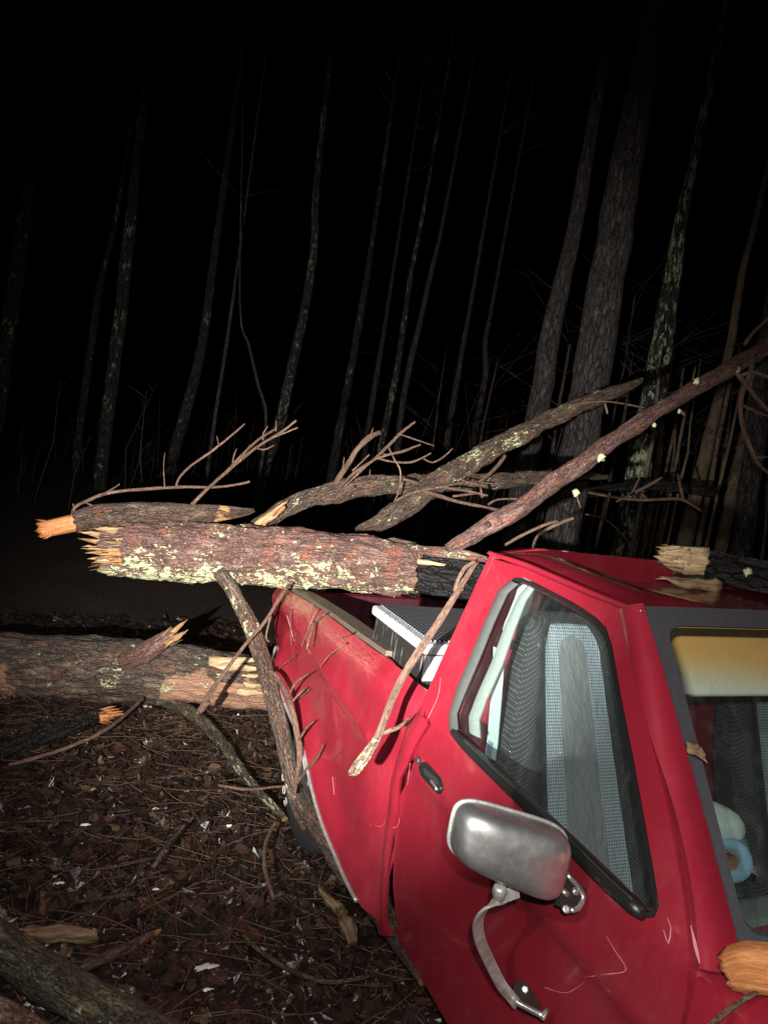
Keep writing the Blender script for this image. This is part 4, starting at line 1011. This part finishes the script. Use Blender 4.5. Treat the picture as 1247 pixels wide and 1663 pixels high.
tb = TB(); tb.tube(PX([(415, 852, 3.9, 5), (440, 838, 3.9, 8), (462, 822, 3.92, 5)]), seg=18, step=.015, rough=.2, seed=10, cap=0, bare=lambda f, d: 1)
for k, (a, b, c_, d_) in enumerate([(415, 852, 465, 815), (425, 850, 452, 838), (440, 835, 468, 812)]): tb.shard(pt(a, b, 3.88), pt(c_, d_, 3.88), .035, .012, CU, 0, k)
tb.build('torn_wood', ['raw_wood'], LFk)
tb = TB()
L_ = [[(534, 808, 4.08, 9), (545, 785, 4.1, 8), (562, 758, 4.12, 7), (580, 730, 4.15, 7), (600, 710, 4.15, 7), (618, 702, 4.17, 5)], [(600, 712, 4.15, 2), (606, 695, 4.15, 1.5)], [(556, 768, 4.1, 2), (559, 742, 4.1, 1.5)],
      [(548, 795, 4.05, 4), (575, 768, 4.0, 4), (605, 748, 4.0, 4), (632, 722, 4.0, 4), (652, 702, 4.0, 3.5), (674, 685, 4.0, 3)], [(560, 790, 4.0, 3), (600, 752, 3.95, 3), (620, 742, 3.95, 3), (655, 732, 3.95, 2.5), (683, 722, 3.95, 2)],
      [(615, 745, 3.95, 2.5), (640, 750, 3.95, 2.5), (670, 750, 3.95, 2.5), (700, 736, 3.95, 2)], [(688, 745, 3.95, 2.2), (702, 751, 3.95, 2.2), (720, 742, 3.95, 2), (735, 728, 3.95, 1.6)], [(646, 704, 4, 2), (675, 714, 4, 1.8), (705, 724, 4, 1.5)],
      [(630, 724, 4, 2), (640, 745, 3.95, 2), (650, 765, 3.95, 2.4), (648, 795, 3.95, 2), (640, 815, 3.95, 1.8)], [(622, 738, 4, 2.2), (650, 735, 3.97, 2), (682, 722, 3.95, 1.5)], [(640, 712, 4, 2), (665, 692, 4.0, 2)], [(572, 765, 4.05, 2.5), (600, 738, 4.05, 2)],
      [(600, 775, 3.98, 1.5), (601, 762, 3.98, 1.5)], [(545, 808, 4.0, 3), (575, 790, 3.98, 2)],
      [(652, 777, 4.0, 3), (682, 786, 3.98, 2)], [(640, 815, 3.98, 3), (670, 800, 3.98, 3), (720, 790, 3.98, 3), (755, 783, 4, 2)], [(690, 798, 3.98, 5), (715, 806, 3.95, 5), (745, 815, 3.9, 4), (810, 828, 3.85, 3)], [(720, 792, 3.98, 3), (760, 798, 3.95, 3), (792, 805, 3.92, 2.5)], [(735, 806, 3.95, 3), (775, 801, 3.92, 2.5)], [(745, 815, 3.9, 2.5), (780, 822, 3.88, 2.5), (805, 829, 3.85, 2)], [(792, 820, 3.9, 2.5), (805, 812, 3.9, 2.5), (825, 810, 3.9, 2.5), (845, 811, 3.9, 2)],
      [(775, 785, 4.05, 3), (800, 765, 4.1, 5), (820, 740, 4.15, 5)], [(780, 792, 3.95, 3), (783, 808, 3.93, 3)], [(750, 780, 4, 2), (790, 790, 3.97, 2)]]
for i, l in enumerate(L_): tb.tube([(p, r*.64) for p, r in PX(l)], seg=9, step=.015, rough=.25, nf=40, seed=100+i, cap=0)
tb.build('twigs', ['bark_twig'], LFk)

# long bare limb rising to the right
LR = empty('long_limb', pt(740, 888, 3.3), 'long bare reddish brown limb rising to the right above the cab', 'fallen limb')
tb = TB(); tb.tube(PX2(.88, [(728, 890, 3.35, 8), (752, 878, 3.32, 13), (800, 850, 3.3, 17), (845, 825, 3.32, 17), (900, 782, 3.36, 17), (950, 748, 3.4, 16), (1000, 712, 3.45, 15), (1060, 672, 3.5, 14), (1130, 630, 3.6, 14), (1200, 590, 3.7, 15), (1260, 552, 3.8, 15), (1340, 500, 4, 14), (1500, 400, 4.4, 11)]), seg=36, step=.014, rough=.2, nf=24, seed=11, lich=lambda f, d: -.12, ends=(.8, .3))
tb.build('limb', ['bark_red', 'raw_wood'], LR)
def blob(tbs, px, py, d, r, seed):
    b = len(tbs[0]); c0 = pt(px, py, d)
    for i in range(9):
        for j in range(12):
            a = 2*math.pi*j/12; e = math.pi*(i+.5)/9; v_ = Vector((math.cos(a)*math.sin(e), math.sin(a)*math.sin(e), math.cos(e)))
            tbs[0].append(c0+v_*r*.8*(1+.7*noise.noise(v_*1.9+Vector((seed, 0, 0)))+.5*noise.noise(v_*5+Vector((seed, 2, 0)))))
    for i in range(8):
        for j in range(12): tbs[1].append((b+i*12+j, b+(i+1)*12+j, b+(i+1)*12+(j+1) % 12, b+i*12+(j+1) % 12))
V = []; Fc = []
for i, (a, b, d, r) in enumerate([(975, 743, 3.38, .022), (1130, 620, 3.56, .018), (1195, 602, 3.66, .022), (1185, 600, 3.66, .012), (1103, 668, 3.5, .012), (934, 800, 3.4, .02), (1062, 690, 3.46, .012)]): V = []; Fc = []; blob((V, Fc), a, b, d, r, i*3.3); mk('lichen_tuft', V, Fc, 'lichen_flake', LR)
tb = TB()
L_ = [[(1222, 582, 3.66, 4), (1216, 610, 3.64, 4), (1204, 640, 3.62, 4), (1203, 680, 3.6, 3.5), (1215, 720, 3.6, 3.5), (1232, 755, 3.6, 3), (1260, 775, 3.6, 3)], [(1196, 606, 3.64, 4), (1215, 630, 3.62, 3.5), (1240, 660, 3.62, 3), (1262, 680, 3.62, 3)],
      [(1200, 610, 3.64, 3), (1225, 605, 3.64, 3), (1260, 618, 3.64, 2.5)], [(1208, 560, 3.7, 3), (1222, 540, 3.72, 3), (1250, 515, 3.75, 2.5)], [(1205, 658, 3.62, 2.5), (1235, 672, 3.6, 2.5), (1262, 678, 3.6, 2)], [(1228, 744, 3.6, 2.5), (1245, 742, 3.6, 2)], [(1230, 600, 3.66, 2.5), (1220, 615, 3.65, 3), (1218, 640, 3.64, 2.5)],
      [(865, 890, 3.2, 2), (872, 872, 3.2, 2.5), (895, 856, 3.2, 2.5), (931, 841, 3.2, 2.5)], [(820, 885, 3.25, 2.2), (850, 868, 3.22, 2.5), (885, 852, 3.22, 2.5), (905, 846, 3.22, 2)], [(936, 805, 3.4, 1.5), (942, 825, 3.4, 1.2)], [(982, 655, 3.6, 2), (986, 672, 3.6, 1.5)], [(938, 655, 4.4, 1.5), (985, 652, 4.4, 1.5), (1045, 662, 4.4, 1.5)],
      [(1105, 668, 3.48, 2.5), (1112, 675, 3.48, 2)], [(792, 852, 3.25, 5), (790, 850, 3.235, 4)]]
for i, l in enumerate(L_): tb = TB(); tb.tube(PX(l), seg=9, step=.015, rough=.12, seed=140+i, cap=0); tb.build('twig', ['bark_twig'], LR)

# hanging twig in front of the bed side
tb = TB()
tb.tube(PX([(779, 905, 2.24, 2.5), (765, 925, 2.2, 4), (742, 962, 2.16, 5), (715, 1006, 2.14, 6), (682, 1055, 2.12, 6.5), (655, 1098, 2.12, 6), (635, 1140, 2.12, 6), (622, 1175, 2.12, 6), (612, 1200, 2.12, 7), (600, 1218, 2.12, 9), (588, 1236, 2.12, 10), (575, 1252, 2.12, 9), (566, 1256, 2.12, 3)]), seg=18, step=.008, rough=.10, nf=40, seed=12,
    lich=lambda f, d: -.3+(.65 if f > .84 else 0), ends=(.2, .6))
tb.tube(PX([(613, 1193, 2.12, 4), (635, 1186, 2.13, 4), (652, 1178, 2.15, 3.5), (666, 1163, 2.18, 2)]), seg=12, step=.01, rough=.1, seed=13, cap=0)
tb.tube(PX([(772, 912, 2.2, 3), (755, 922, 2.18, 3), (742, 945, 2.17, 3), (738, 960, 2.16, 3)]), seg=10, step=.01, rough=.1, seed=14, cap=0)
tb.tube(PX([(740, 958, 2.16, 2), (752, 957, 2.16, 2)]), seg=8, step=.01, rough=.1, seed=15, cap=0)
tag(tb.build('hanging_twig', ['bark_twig', 'raw_wood'], base=pt(612, 1195, 2.12)), 'forked light brown twig with lichen tip dangling beside the cab corner', 'twig')

# log on the cab roof
LRf = empty('roof_log', pt(1160, 930, 2.35), 'black wet log with splintered tan end lying on the cab roof', 'log')
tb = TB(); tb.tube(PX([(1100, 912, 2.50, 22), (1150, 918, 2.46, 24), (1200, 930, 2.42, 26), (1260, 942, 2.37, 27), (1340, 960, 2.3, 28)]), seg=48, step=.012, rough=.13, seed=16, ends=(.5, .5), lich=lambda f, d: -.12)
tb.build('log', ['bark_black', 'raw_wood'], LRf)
V = []; Fc = []; blob((V, Fc), 1213, 929, 2.36, .015, 5); mk('lichen_patch', V, Fc, 'lichen_flake', LRf)
tb = TB()
tb.tube(PX([(1076, 903, 2.47, 10), (1090, 906, 2.46, 16), (1115, 910, 2.45, 20), (1142, 914, 2.44, 21)]), seg=44, step=.006, rough=.35, nf=22, ends=(1.4, .3), cap=0, seed=61)
for k, (a, b, c_, d_, wv) in enumerate([(1150, 896, 1064, 888, .035), (1120, 900, 1068, 897, .04), (1120, 912, 1072, 905, .035), (1110, 918, 1074, 916, .035)]):
    tb.shard(pt(a, b, 2.42), pt(c_, d_, 2.44), wv, .02, CU, 0, k*2.1)
fibres(tb, pt(1090, 906, 2.46), pt(1076, 903, 2.47)-pt(1142, 914, 2.44), .04, 60, .05, (0, 1, 2), 7)
tb.build('splintered_end', ['raw_pale', 'raw_dull', 'raw_wood'], LRf)
tb = TB(); tb.shard(zp(1175, 953, 1.462), zp(1063, 940, 1.482), .05, .012, CU, 0, 4); tb.shard(zp(1130, 944, 1.468), zp(1070, 936, 1.485), .02, .01, CU, 0, 9)
tag(tb.build('bark_splinter', ['raw_pale'], base=zp(1120, 945, 1.52)), 'flat pale wood splinter lying on the red roof below the black log', 'wood splinter')

# orange chunk on the cowl, twig under it, chips
tb = TB(); tb.tube(PX([(1200, 1574, 1.24, 34), (1222, 1570, 1.22, 38), (1247, 1573, 1.2, 38), (1330, 1585, 1.14, 38)]), seg=60, step=.006, rough=.07, nf=30, seed=17, ends=(.5, .3), cap=1)
tb.shard(pt(1212, 1550, 1.22), pt(1192, 1556, 1.22), .02, .012, CU, 1, 1); tb.shard(pt(1210, 1600, 1.22), pt(1179, 1598, 1.23), .02, .012, CU, 1, 5); tb.shard(pt(1208, 1580, 1.22), pt(1188, 1585, 1.23), .018, .012, CU, 1, 3)
fibres(tb, pt(1200, 1574, 1.23), pt(1200, 1574, 1.24)-pt(1247, 1573, 1.2), .03, 24, .012, 0, 8)
tag(tb.build('wood_chunk', ['raw_orange', 'raw_wood'], base=pt(1230, 1600, 1.22)), 'bright orange stripped wood chunk resting against the lower corner of the windshield', 'wood chunk')
tb = TB(); tb.tube([(zp(a, b, z), .0042) for a, b, z in ((1130, 1690, .975), (1162, 1657, .985), (1195, 1631, .992), (1228, 1612, .995), (1262, 1604, .99))], seg=12, step=.01, rough=.12, nf=40, seed=18, cap=0)
tag(tb.build('cowl_twig', ['bark_twig'], base=pt(1195, 1630, 1.2)), 'thin curved twig on the hood under the orange wood chunk', 'twig')
tb = TB(); tb.shard(pt(1198, 1555, 1.27), pt(1172, 1540, 1.28), .014, .006, CU, 0, 2)
tag(tb.build('wood_chip', ['raw_pale'], base=pt(1185, 1548, 1.28)), 'pale yellow wood chip on the black windshield border above the orange chunk', 'wood chip')
tb = TB(); tb.tube(PX([(1117, 1206, 1.44, 4), (1124, 1215, 1.43, 7), (1132, 1222, 1.43, 7), (1142, 1228, 1.43, 4)]), seg=14, step=.003, rough=1.3, nf=90, seed=71, cap=0); [tb.shard(pt(1118+k*6, 1208+k*6, 1.43), pt(1128+k*7, 1216+k*8, 1.425), .010, .005, CU, 0, k) for k in range(4)]
tag(tb.build('wood_chip', ['raw_dull'], base=pt(1128, 1220, 1.44)), 'reddish brown wood chip stuck on the windshield glass near its right edge', 'wood chip')

# ---- logs and branches on the ground
GLg = empty('ground_log', zp(220, 1150, -.05), 'thick lichen spotted log lying on the ground left of the truck tail', 'log')
tb = TB(); tb.tube(PX([(-120, 1082, 4.32, 52), (0, 1083, 4.30, 52), (100, 1084, 4.30, 51), (200, 1088, 4.30, 49), (300, 1096, 4.32, 46), (380, 1103, 4.36, 43), (445, 1112, 4.42, 40)]), seg=90, step=.016, rough=.14, nf=9, seed=19, ends=(.3, .8),
    lich=lambda f, d: .04+.16*math.exp(-((f-.56)/.10)**2)*max(0, d.dot(front)),
    bare=lambda f, d: max(0, d.dot((front*.8-CU*.5).normalized()))*(.78*math.exp(-((f-.25)/.09)**2)+.85*max(0, min(1, (f-.66)/.05)))-.12)
tb.build('log', ['bark_ground', 'raw_pale'], GLg)
tb = TB()
for k, (a, b, c_, d_) in enumerate([(340, 1075, 440, 1072), (350, 1085, 446, 1088), (345, 1095, 442, 1100), (360, 1110, 448, 1116), (370, 1120, 440, 1128)]): tb.shard(pt(a, b, 4.22), pt(c_, d_, 4.25), .07, .03, CU, 0, k*2.2)
tb.build('torn_end', ['raw_pale'], GLg)
tb = TB(); tb.tube(PX([(205, 1075, 4.16, 16), (235, 1060, 4.12, 16), (262, 1043, 4.1, 14), (280, 1030, 4.1, 10)]), seg=28, step=.012, rough=.12, seed=21, ends=(.2, .8), bare=lambda f, d: .9*f-.35, lich=lambda f, d: -.1)
for k, (a, b, c_, d_) in enumerate([(262, 1040, 306, 1005), (268, 1038, 300, 1012), (270, 1045, 306, 1022), (262, 1052, 296, 1030), (268, 1048, 303, 1028)]): tb.shard(pt(a, b, 4.08), pt(c_, d_, 4.06), .035, .014, CU, 1, k)
fibres(tb, pt(266, 1040, 4.1), pt(290, 1020, 4.1)-pt(262, 1043, 4.1), .04, 40, .10, 1, 9)
tb.build('broken_stub', ['bark_red', 'raw_wood'], GLg)

def gpath(lst, z=.0): return [(zp(a, b, z+r*2.2/F+.0)+Vector((0, 0, r*0)), r*((zp(a, b, z)-CP).dot(CF))/F) for a, b, r in lst]
def gbranch(name, lst, mats, label, cat='branch', z=.02, group=None, **k):
    tb = TB(); tb.tube(gpath(lst, z), **k)
    return tag(tb.build(name, mats, base=zp(lst[0][0], lst[0][1], 0)), label, cat, group)
gbranch('fallen_branch', [(228, 1125, 6), (270, 1140, 9), (320, 1165, 9), (360, 1205, 8), (395, 1255, 8), (425, 1290, 7), (462, 1330, 5)], ['bark_moss', 'raw_wood'], 'mossy branch on the litter running from the ground log towards the wheel', seg=24, step=.012, rough=.4, nf=18, seed=31, z=.02, ends=(.3, .6), lich=lambda f, d: .10)
gbranch('fallen_branch', [(-60, 1245, 15), (0, 1222, 14), (60, 1200, 14), (120, 1178, 14), (160, 1164, 11)], ['bark_black', 'raw_orange'], 'dark branch stub with orange broken end below the ground log', seg=28, step=.02, rough=.18, seed=32, z=.03, ends=(.3, .5))
tb = TB()
for k in range(4): p0 = zp(158+k*3, 1160+k*3-4, .07); tb.shard(p0, zp(190+k*6, 1152+k*4-6, .08), .03, .014, CU, 0, k)
fibres(tb, zp(168, 1162, .07), zp(220, 1150, .10)-zp(160, 1162, .10), .03, 30, .09, 0, 10)
tag(tb.build('orange_splinters', ['raw_orange'], base=zp(180, 1160, .1)), 'orange splinters sticking out of the dark branch end below the ground log', 'wood splinter')
gbranch('fallen_branch', [(15, 1242, 2.5), (60, 1230, 3), (120, 1210, 3), (180, 1180, 3), (232, 1135, 3)], ['bark_twig'], 'long thin twig slanting up to the ground log', 'twig', seg=8, step=.02, rough=.1, seed=33, z=.10, cap=0)
gbranch('mossy_log', [(-70, 1486, 31), (0, 1534, 31), (60, 1576, 31), (120, 1612, 32), (200, 1655, 32), (300, 1710, 30)], ['bark_moss', 'raw_wood'], 'mossy green brown log crossing the bottom left corner', 'log', seg=56, step=.012, rough=.16, nf=14, seed=34, z=.04, ends=(.2, .3), lich=lambda f, d: .08)
gbranch('fallen_branch', [(-60, 1640, 26), (0, 1655, 28), (60, 1690, 26), (120, 1730, 24)], ['bark_red', 'raw_wood'], 'reddish bark log in the very corner below the mossy log', 'log', seg=40, step=.015, rough=.12, seed=35, z=.05, ends=(.2, .3), lich=lambda f, d: -.2)
gbranch('wood_piece', [(42, 1516, 9), (80, 1516, 11), (120, 1517, 11), (156, 1520, 9)], ['raw_dull'], 'tan barkless wood piece just above the mossy log', 'wood piece', seg=28, step=.006, rough=.55, nf=30, seed=36, z=.03, ends=(.8, .8), cap=0)
gbranch('wood_piece', [(120, 1580, 5), (170, 1556, 8), (210, 1538, 9), (240, 1522, 7), (262, 1510, 2)], ['bark_brown', 'raw_orange'], 'pointed branch stub with orange tip above the mossy log', 'wood piece', seg=20, step=.01, rough=.15, seed=37, z=.05, ends=(.3, 1.5), bare=lambda f, d: max(0, (f-.72)*4)-.05)
gbranch('wood_piece', [(520, 1445, 4), (535, 1462, 8), (552, 1480, 7), (565, 1505, 13), (572, 1530, 6)], ['raw_dull'], 'yellowish torn wood piece on the litter near the rocker panel', 'wood piece', seg=28, step=.006, rough=.7, nf=30, seed=38, z=.03, ends=(.8, .8), cap=0)
gbranch('fallen_branch', [(484, 1285, 12), (500, 1318, 16), (530, 1360, 20), (565, 1408, 21), (600, 1452, 19), (640, 1512, 16), (690, 1590, 12)], ['bark_brown', 'raw_wood'], 'brown branch lying on the ground along the rear lower edge of the truck', seg=32, step=.015, rough=.2, seed=39, z=.17, ends=(.3, .6), lich=lambda f, d: .0)
gbranch('fallen_branch', [(448, 1335, 3), (432, 1368, 3.5), (430, 1410, 3.5), (445, 1460, 3)], ['bark_twig'], 'curved reddish twig standing in the litter near the wheel', 'twig', seg=8, step=.02, rough=.1, seed=40, z=.07, cap=0)
gbranch('fallen_branch', [(300, 1340, 3), (275, 1370, 4), (255, 1400, 4), (248, 1410, 3)], ['bark_moss'], 'short straight twig in the middle of the litter', 'twig', seg=8, step=.02, rough=.1, seed=41, z=.05, cap=0)
gbranch('fallen_branch', [(395, 1520, 3), (430, 1550, 4), (480, 1580, 4), (540, 1595, 3.5), (600, 1585, 3)], ['bark_brown'], 'thin dark twig lying on the litter bottom centre', 'twig', seg=8, step=.02, rough=.1, seed=42, z=.04, cap=0)
gbranch('fallen_branch', [(120, 1465, 3), (160, 1460, 3), (220, 1452, 2.5)], ['bark_moss'], 'short grey twig above the tan wood piece', 'twig', seg=8, step=.02, rough=.1, seed=43, z=.04, cap=0)
gbranch('fallen_branch', [(355, 1275, 2), (400, 1282, 2.5), (445, 1278, 2), (470, 1276, 2)], ['bark_twig'], 'fine reddish twig lying just left of the wheel', 'twig', seg=8, step=.02, rough=.1, seed=44, z=.07, cap=0)

# ================================================================== STANDING TREES
def limbs(tb, P, n, L, seed, r0):
    rr_ = random.Random(seed)
    for i in range(n):
        p, r = P[rr_.randrange(int(len(P)*.35), len(P))]; a = rr_.uniform(0, 6.28); l = L*rr_.uniform(.5, 1.2)
        d = Vector((math.cos(a), math.sin(a), rr_.uniform(.1, .6)))
        q = p+d*l*.5+Vector((0, 0, .1*l)); e = p+d*l+Vector((rr_.gauss(0, .2), rr_.gauss(0, .2), .25*l))
        tb.tube([(p, r*.35), (q, r*.22), (e, r*.06)], seg=6, step=.25, rough=.1, cap=0, seed=i)
        for k in range(5):
            f = rr_.uniform(.3, 1); s = q.lerp(e, f); a2 = a+rr_.uniform(-1, 1); l2 = l*rr_.uniform(.2, .45)
            tb.tube([(s, r*.09), (s+Vector((math.cos(a2), math.sin(a2), rr_.uniform(-.1, .6)))*l2, r*.02)], seg=4, step=.5, rough=0, cap=0, seed=k)
def tree(pl, H, mat, label, top=11, seed=0, lich=0.0, name='pine_tree', group='bare trees standing in the dark wood', cat='tree', nl=26):
    b = tp(pl[0][0], pl[0][1], H); z0 = gz(b.x, b.y)-.15
    P = [(tp(a, c_, H), r*H*1.0/F) for a, c_, r in pl]
    if P[0][0].z > z0+.1: P = [(Vector((P[0][0].x-(P[1][0].x-P[0][0].x)/max(.3, (P[1][0].z-P[0][0].z))*(P[0][0].z-z0)*.3, P[0][0].y, z0)), P[0][1]*1.12)]+P
    else: P[0] = (Vector((P[0][0].x, P[0][0].y, min(z0, P[0][0].z))), P[0][1]*1.1)
    d = (P[-1][0]-P[-2][0]).normalized(); d = (d+Vector((0, 0, 2))).normalized(); last, rl = P[-1]
    if last.z < top:
        P += [(last+d*(top-last.z)*.5, rl*.65), (last+d*(top-last.z), rl*.2)]
    base = P[0][0]
    T = empty(name, base, label, cat, group)
    tb = TB(); tb.tube(P, seg=26 if pl[0][2] > 8 else 14, step=.07 if pl[0][2] > 8 else .12, rough=.06, nf=7, seed=seed, wob=.12, lich=lambda f, d: lich, cap=0)
    tb.build('trunk', [mat], T)
    tb = TB(); R_ = resample(P, .3); limbs(tb, R_[int(len(R_)*.4):], nl, 1.3, seed, P[0][1])
    tb.build('crown', ['bark_tree'], T); return T
tree([(905, 900, 30), (925, 790, 29), (945, 700, 28), (962, 600, 29), (978, 500, 28), (1002, 350, 26), (1025, 220, 23), (1048, 100, 20), (1066, 0, 18)], 8.2, 'bark_tree', 'thickest standing pine trunk behind the cab', 13, 1, .02)
tree([(846, 800, 19), (866, 700, 18), (885, 600, 17), (900, 510, 15), (922, 420, 12), (945, 300, 11), (975, 130, 9)], 9.6, 'bark_tree', 'slim brown trunk immediately left of the thickest pine', 12, 2, -.05)
tree([(1030, 800, 19), (1042, 730, 19), (1062, 630, 18), (1080, 520, 15), (1094, 430, 12), (1108, 340, 9), (1126, 260, 7)], 9.4, 'bark_lichen_tree', 'greenish lichen covered trunk right of the thickest pine', 12, 3, .05)
tree([(1118, 850, 11), (1130, 800, 10), (1150, 715, 9), (1165, 650, 7), (1185, 560, 6), (1205, 440, 5), (1228, 350, 4)], 10.5, 'bark_tan_lit', 'slender tan trunk standing below the end of the long limb', 11, 4, -.1, 'young_tree')
tree([(1178, 850, 9), (1190, 790, 9), (1210, 710, 9), (1226, 640, 8), (1250, 520, 6)], 10.8, 'bark_tan_lit', 'tan leaning trunk second from the right edge', 11, 5, -.1, 'young_tree')
tree([(1205, 880, 15), (1215, 800, 15), (1228, 700, 14), (1245, 560, 12), (1262, 450, 11)], 8.8, 'bark_tree', 'grey brown trunk at the right edge behind the curved twigs', 12, 6, .0)
tree([(163, 785, 10), (168, 740, 10), (180, 640, 10), (195, 520, 10), (205, 430, 9), (215, 340, 8), (230, 190, 6)], 13.2, 'bark_far_dim', 'lichen flecked trunk standing alone at the left, tallest on that side', 14, 7, -.03)
T8 = tree([(-20, 760, 11), (5, 600, 11), (25, 460, 11), (42, 340, 10), (56, 260, 9), (72, 215, 7), (72, 180, 5)], 13.5, 'bark_far_dim', 'forked lichen flecked trunk at the far left edge', 14, 8, -.06)
tb = TB(); tb.tube([(tp(56, 265, 13.5), .06), (tp(44, 235, 13.5), .05), (tp(42, 200, 13.5), .035)], seg=10, step=.1, seed=3, cap=0); tb.build('fork', ['bark_lichen_tree'], T8)
tree([(283, 735, 9), (300, 675, 9), (320, 600, 8), (335, 520, 7), (346, 430, 6), (360, 330, 5)], 14, 'bark_far_dim', 'mottled trunk above the left end twigs of the limb', 14, 9, -.08)
tree([(430, 760, 9), (445, 720, 9), (462, 655, 9), (480, 570, 8), (497, 490, 7), (510, 400, 6), (517, 270, 5)], 13.4, 'bark_far_dim', 'greenish trunk rising left of centre behind the twig fan', 14, 10, .0)
tree([(540, 760, 8), (553, 690, 7), (568, 610, 6), (582, 530, 6), (596, 450, 5), (606, 380, 4)], 15, 'bark_far_dim', 'dim greenish trunk second left of the pale sapling pair', 13, 11, -.04)
tree([(612, 760, 6), (628, 680, 6), (643, 610, 5), (655, 530, 4.5), (668, 440, 4), (686, 350, 3)], 14.5, 'bark_far_dim', 'left trunk of the pale slender pair in the middle distance', 13, 12, .04, 'young_tree')
tree([(643, 745, 6), (650, 680, 5), (664, 600, 5), (685, 510, 4), (700, 440, 4), (717, 370, 3)], 15, 'bark_tree', 'right trunk of the pale slender pair in the middle distance', 13, 13, .0, 'young_tree')
tree([(720, 750, 5), (735, 660, 5), (752, 560, 4), (770, 460, 3)], 16, 'bark_tree', 'thin straight trunk right of the pale slender pair', 13, 14, -.05, 'young_tree')
tree([(762, 750, 6), (775, 680, 5), (788, 610, 5), (788, 550, 4), (800, 490, 3)], 16.5, 'bark_tree', 'faint crooked trunk halfway between the slender pair and the thick pine', 13, 15, -.05, 'young_tree')
tree([(130, 700, 6), (145, 590, 6), (160, 480, 5), (176, 410, 4), (195, 320, 3)], 16, 'bark_far_dim', 'faint trunk just left of the tallest left hand trunk', 13, 16, -.06)
tree([(340, 745, 3.5), (352, 660, 3), (368, 560, 3), (386, 430, 2)], 13, 'bark_tree', 'very thin sapling between two mottled trunks left of centre', 10, 17, -.1, 'young_tree', nl=14)
tree([(590, 750, 5), (605, 650, 5), (620, 560, 4), (634, 470, 3)], 18, 'bark_tree', 'faintest reddish trunk just left of the pale slender pair', 13, 18, -.1)
tree([(432, 690, 2.5), (418, 620, 2.5), (404, 560, 2), (390, 500, 1.5)], 12, 'bark_tree', 'thin sapling leaning left, crossing the lean of its neighbours', 8, 19, -.1, 'young_tree', nl=10)
SAP = [(1045, 790, 1070, 600), (1062, 790, 1092, 560), (1075, 790, 1110, 590), (1092, 780, 1128, 600), (1150, 800, 1190, 600), (1165, 800, 1200, 640), (1105, 780, 1120, 690), (890, 780, 925, 560), (905, 760, 930, 600), (990, 700, 1030, 480), (1000, 730, 1020, 620), (1240, 880, 1255, 700), (775, 745, 805, 600), (700, 745, 712, 650), (1085, 790, 1096, 700), (1170, 770, 1200, 560)]
for i, (a, b, c_, d_) in enumerate(SAP):
    r = rnd.uniform(2.5, 5) if i in (1, 4, 0) else rnd.uniform(1.5, 3)
    tree([(a, b, r), ((a+c_)/2+rnd.uniform(-4, 4), (b+d_)/2, r*.9), (c_, d_, r*.7)], rnd.uniform(9, 13), ('bark_tan_lit' if a > 1030 else 'bark_sapling'), 'very thin bare sapling among the dense stems of the dark wood', 3.2, 40+i, -.12, 'sapling', 'thin saplings in the dark wood', 'sapling', nl=8)
# undergrowth mass
tb = TB()
for i in range(700):
    px = rnd.uniform(-100, 1400) if rnd.random() < .45 else rnd.uniform(650, 1400); H = rnd.uniform(10, 22); b = tp(px, 760, H); z = gz(b.x, b.y)
    p = Vector((b.x+rnd.gauss(0, .5), b.y+rnd.gauss(0, .5), z-.05)); h = rnd.uniform(.5, 2.6)*(1.2 if px > 700 else .8); l = Vector((rnd.gauss(0, .16), rnd.gauss(0, .16), 1))
    r = rnd.uniform(.004, .011)
    q = p+l*h*.5+Vector((rnd.gauss(0, .08), rnd.gauss(0, .08), 0)); e = p+l*h
    tb.tube([(p, r), (q, r*.7), (e, r*.25)], seg=4, step=.6, rough=0, cap=0, seed=i)
    for k in range(3):
        s = q.lerp(e, rnd.uniform(0, .9)); tb.tube([(s, r*.5), (s+Vector((rnd.gauss(0, .3), rnd.gauss(0, .3), rnd.uniform(.05, .4)))*h*.4, r*.15)], seg=3, step=.8, rough=0, cap=0, seed=k)
tag(tb.build('undergrowth', ['far_brush']), 'tangled thin brush growing between the standing trees', 'undergrowth', kind='stuff')
# brush pile behind the cab
tb = TB()
for i, l in enumerate([[(955, 800, 6.5, 2), (1000, 808, 6.5, 2.5), (1040, 812, 6.4, 2.5), (1090, 810, 6.4, 2.5), (1110, 812, 6.4, 2.5), (1138, 830, 6.4, 2)], [(1100, 770, 6.5, 2), (1105, 795, 6.4, 2.5), (1110, 815, 6.4, 2)], [(1030, 800, 6.5, 3), (1060, 784, 6.5, 3), (1075, 775, 6.5, 2)], [(1000, 815, 6.5, 2), (1025, 800, 6.5, 2), (1040, 770, 6.5, 1.5)], [(990, 800, 6.4, 1.5), (982, 840, 6.4, 1.5)], [(1040, 800, 6.5, 2), (1052, 812, 6.4, 1.5)], [(950, 835, 6, 1.5), (985, 845, 6, 1.5), (1020, 880, 6, 1.5)]]):
    tb.tube(PX(l), seg=7, step=.04, rough=.1, cap=0, seed=200+i)
tag(tb.build('dead_branch', ['bark_twig'], base=pt(1040, 812, 6.4)), 'spindly dead branch hanging in the dark behind the cab roof', 'branch')
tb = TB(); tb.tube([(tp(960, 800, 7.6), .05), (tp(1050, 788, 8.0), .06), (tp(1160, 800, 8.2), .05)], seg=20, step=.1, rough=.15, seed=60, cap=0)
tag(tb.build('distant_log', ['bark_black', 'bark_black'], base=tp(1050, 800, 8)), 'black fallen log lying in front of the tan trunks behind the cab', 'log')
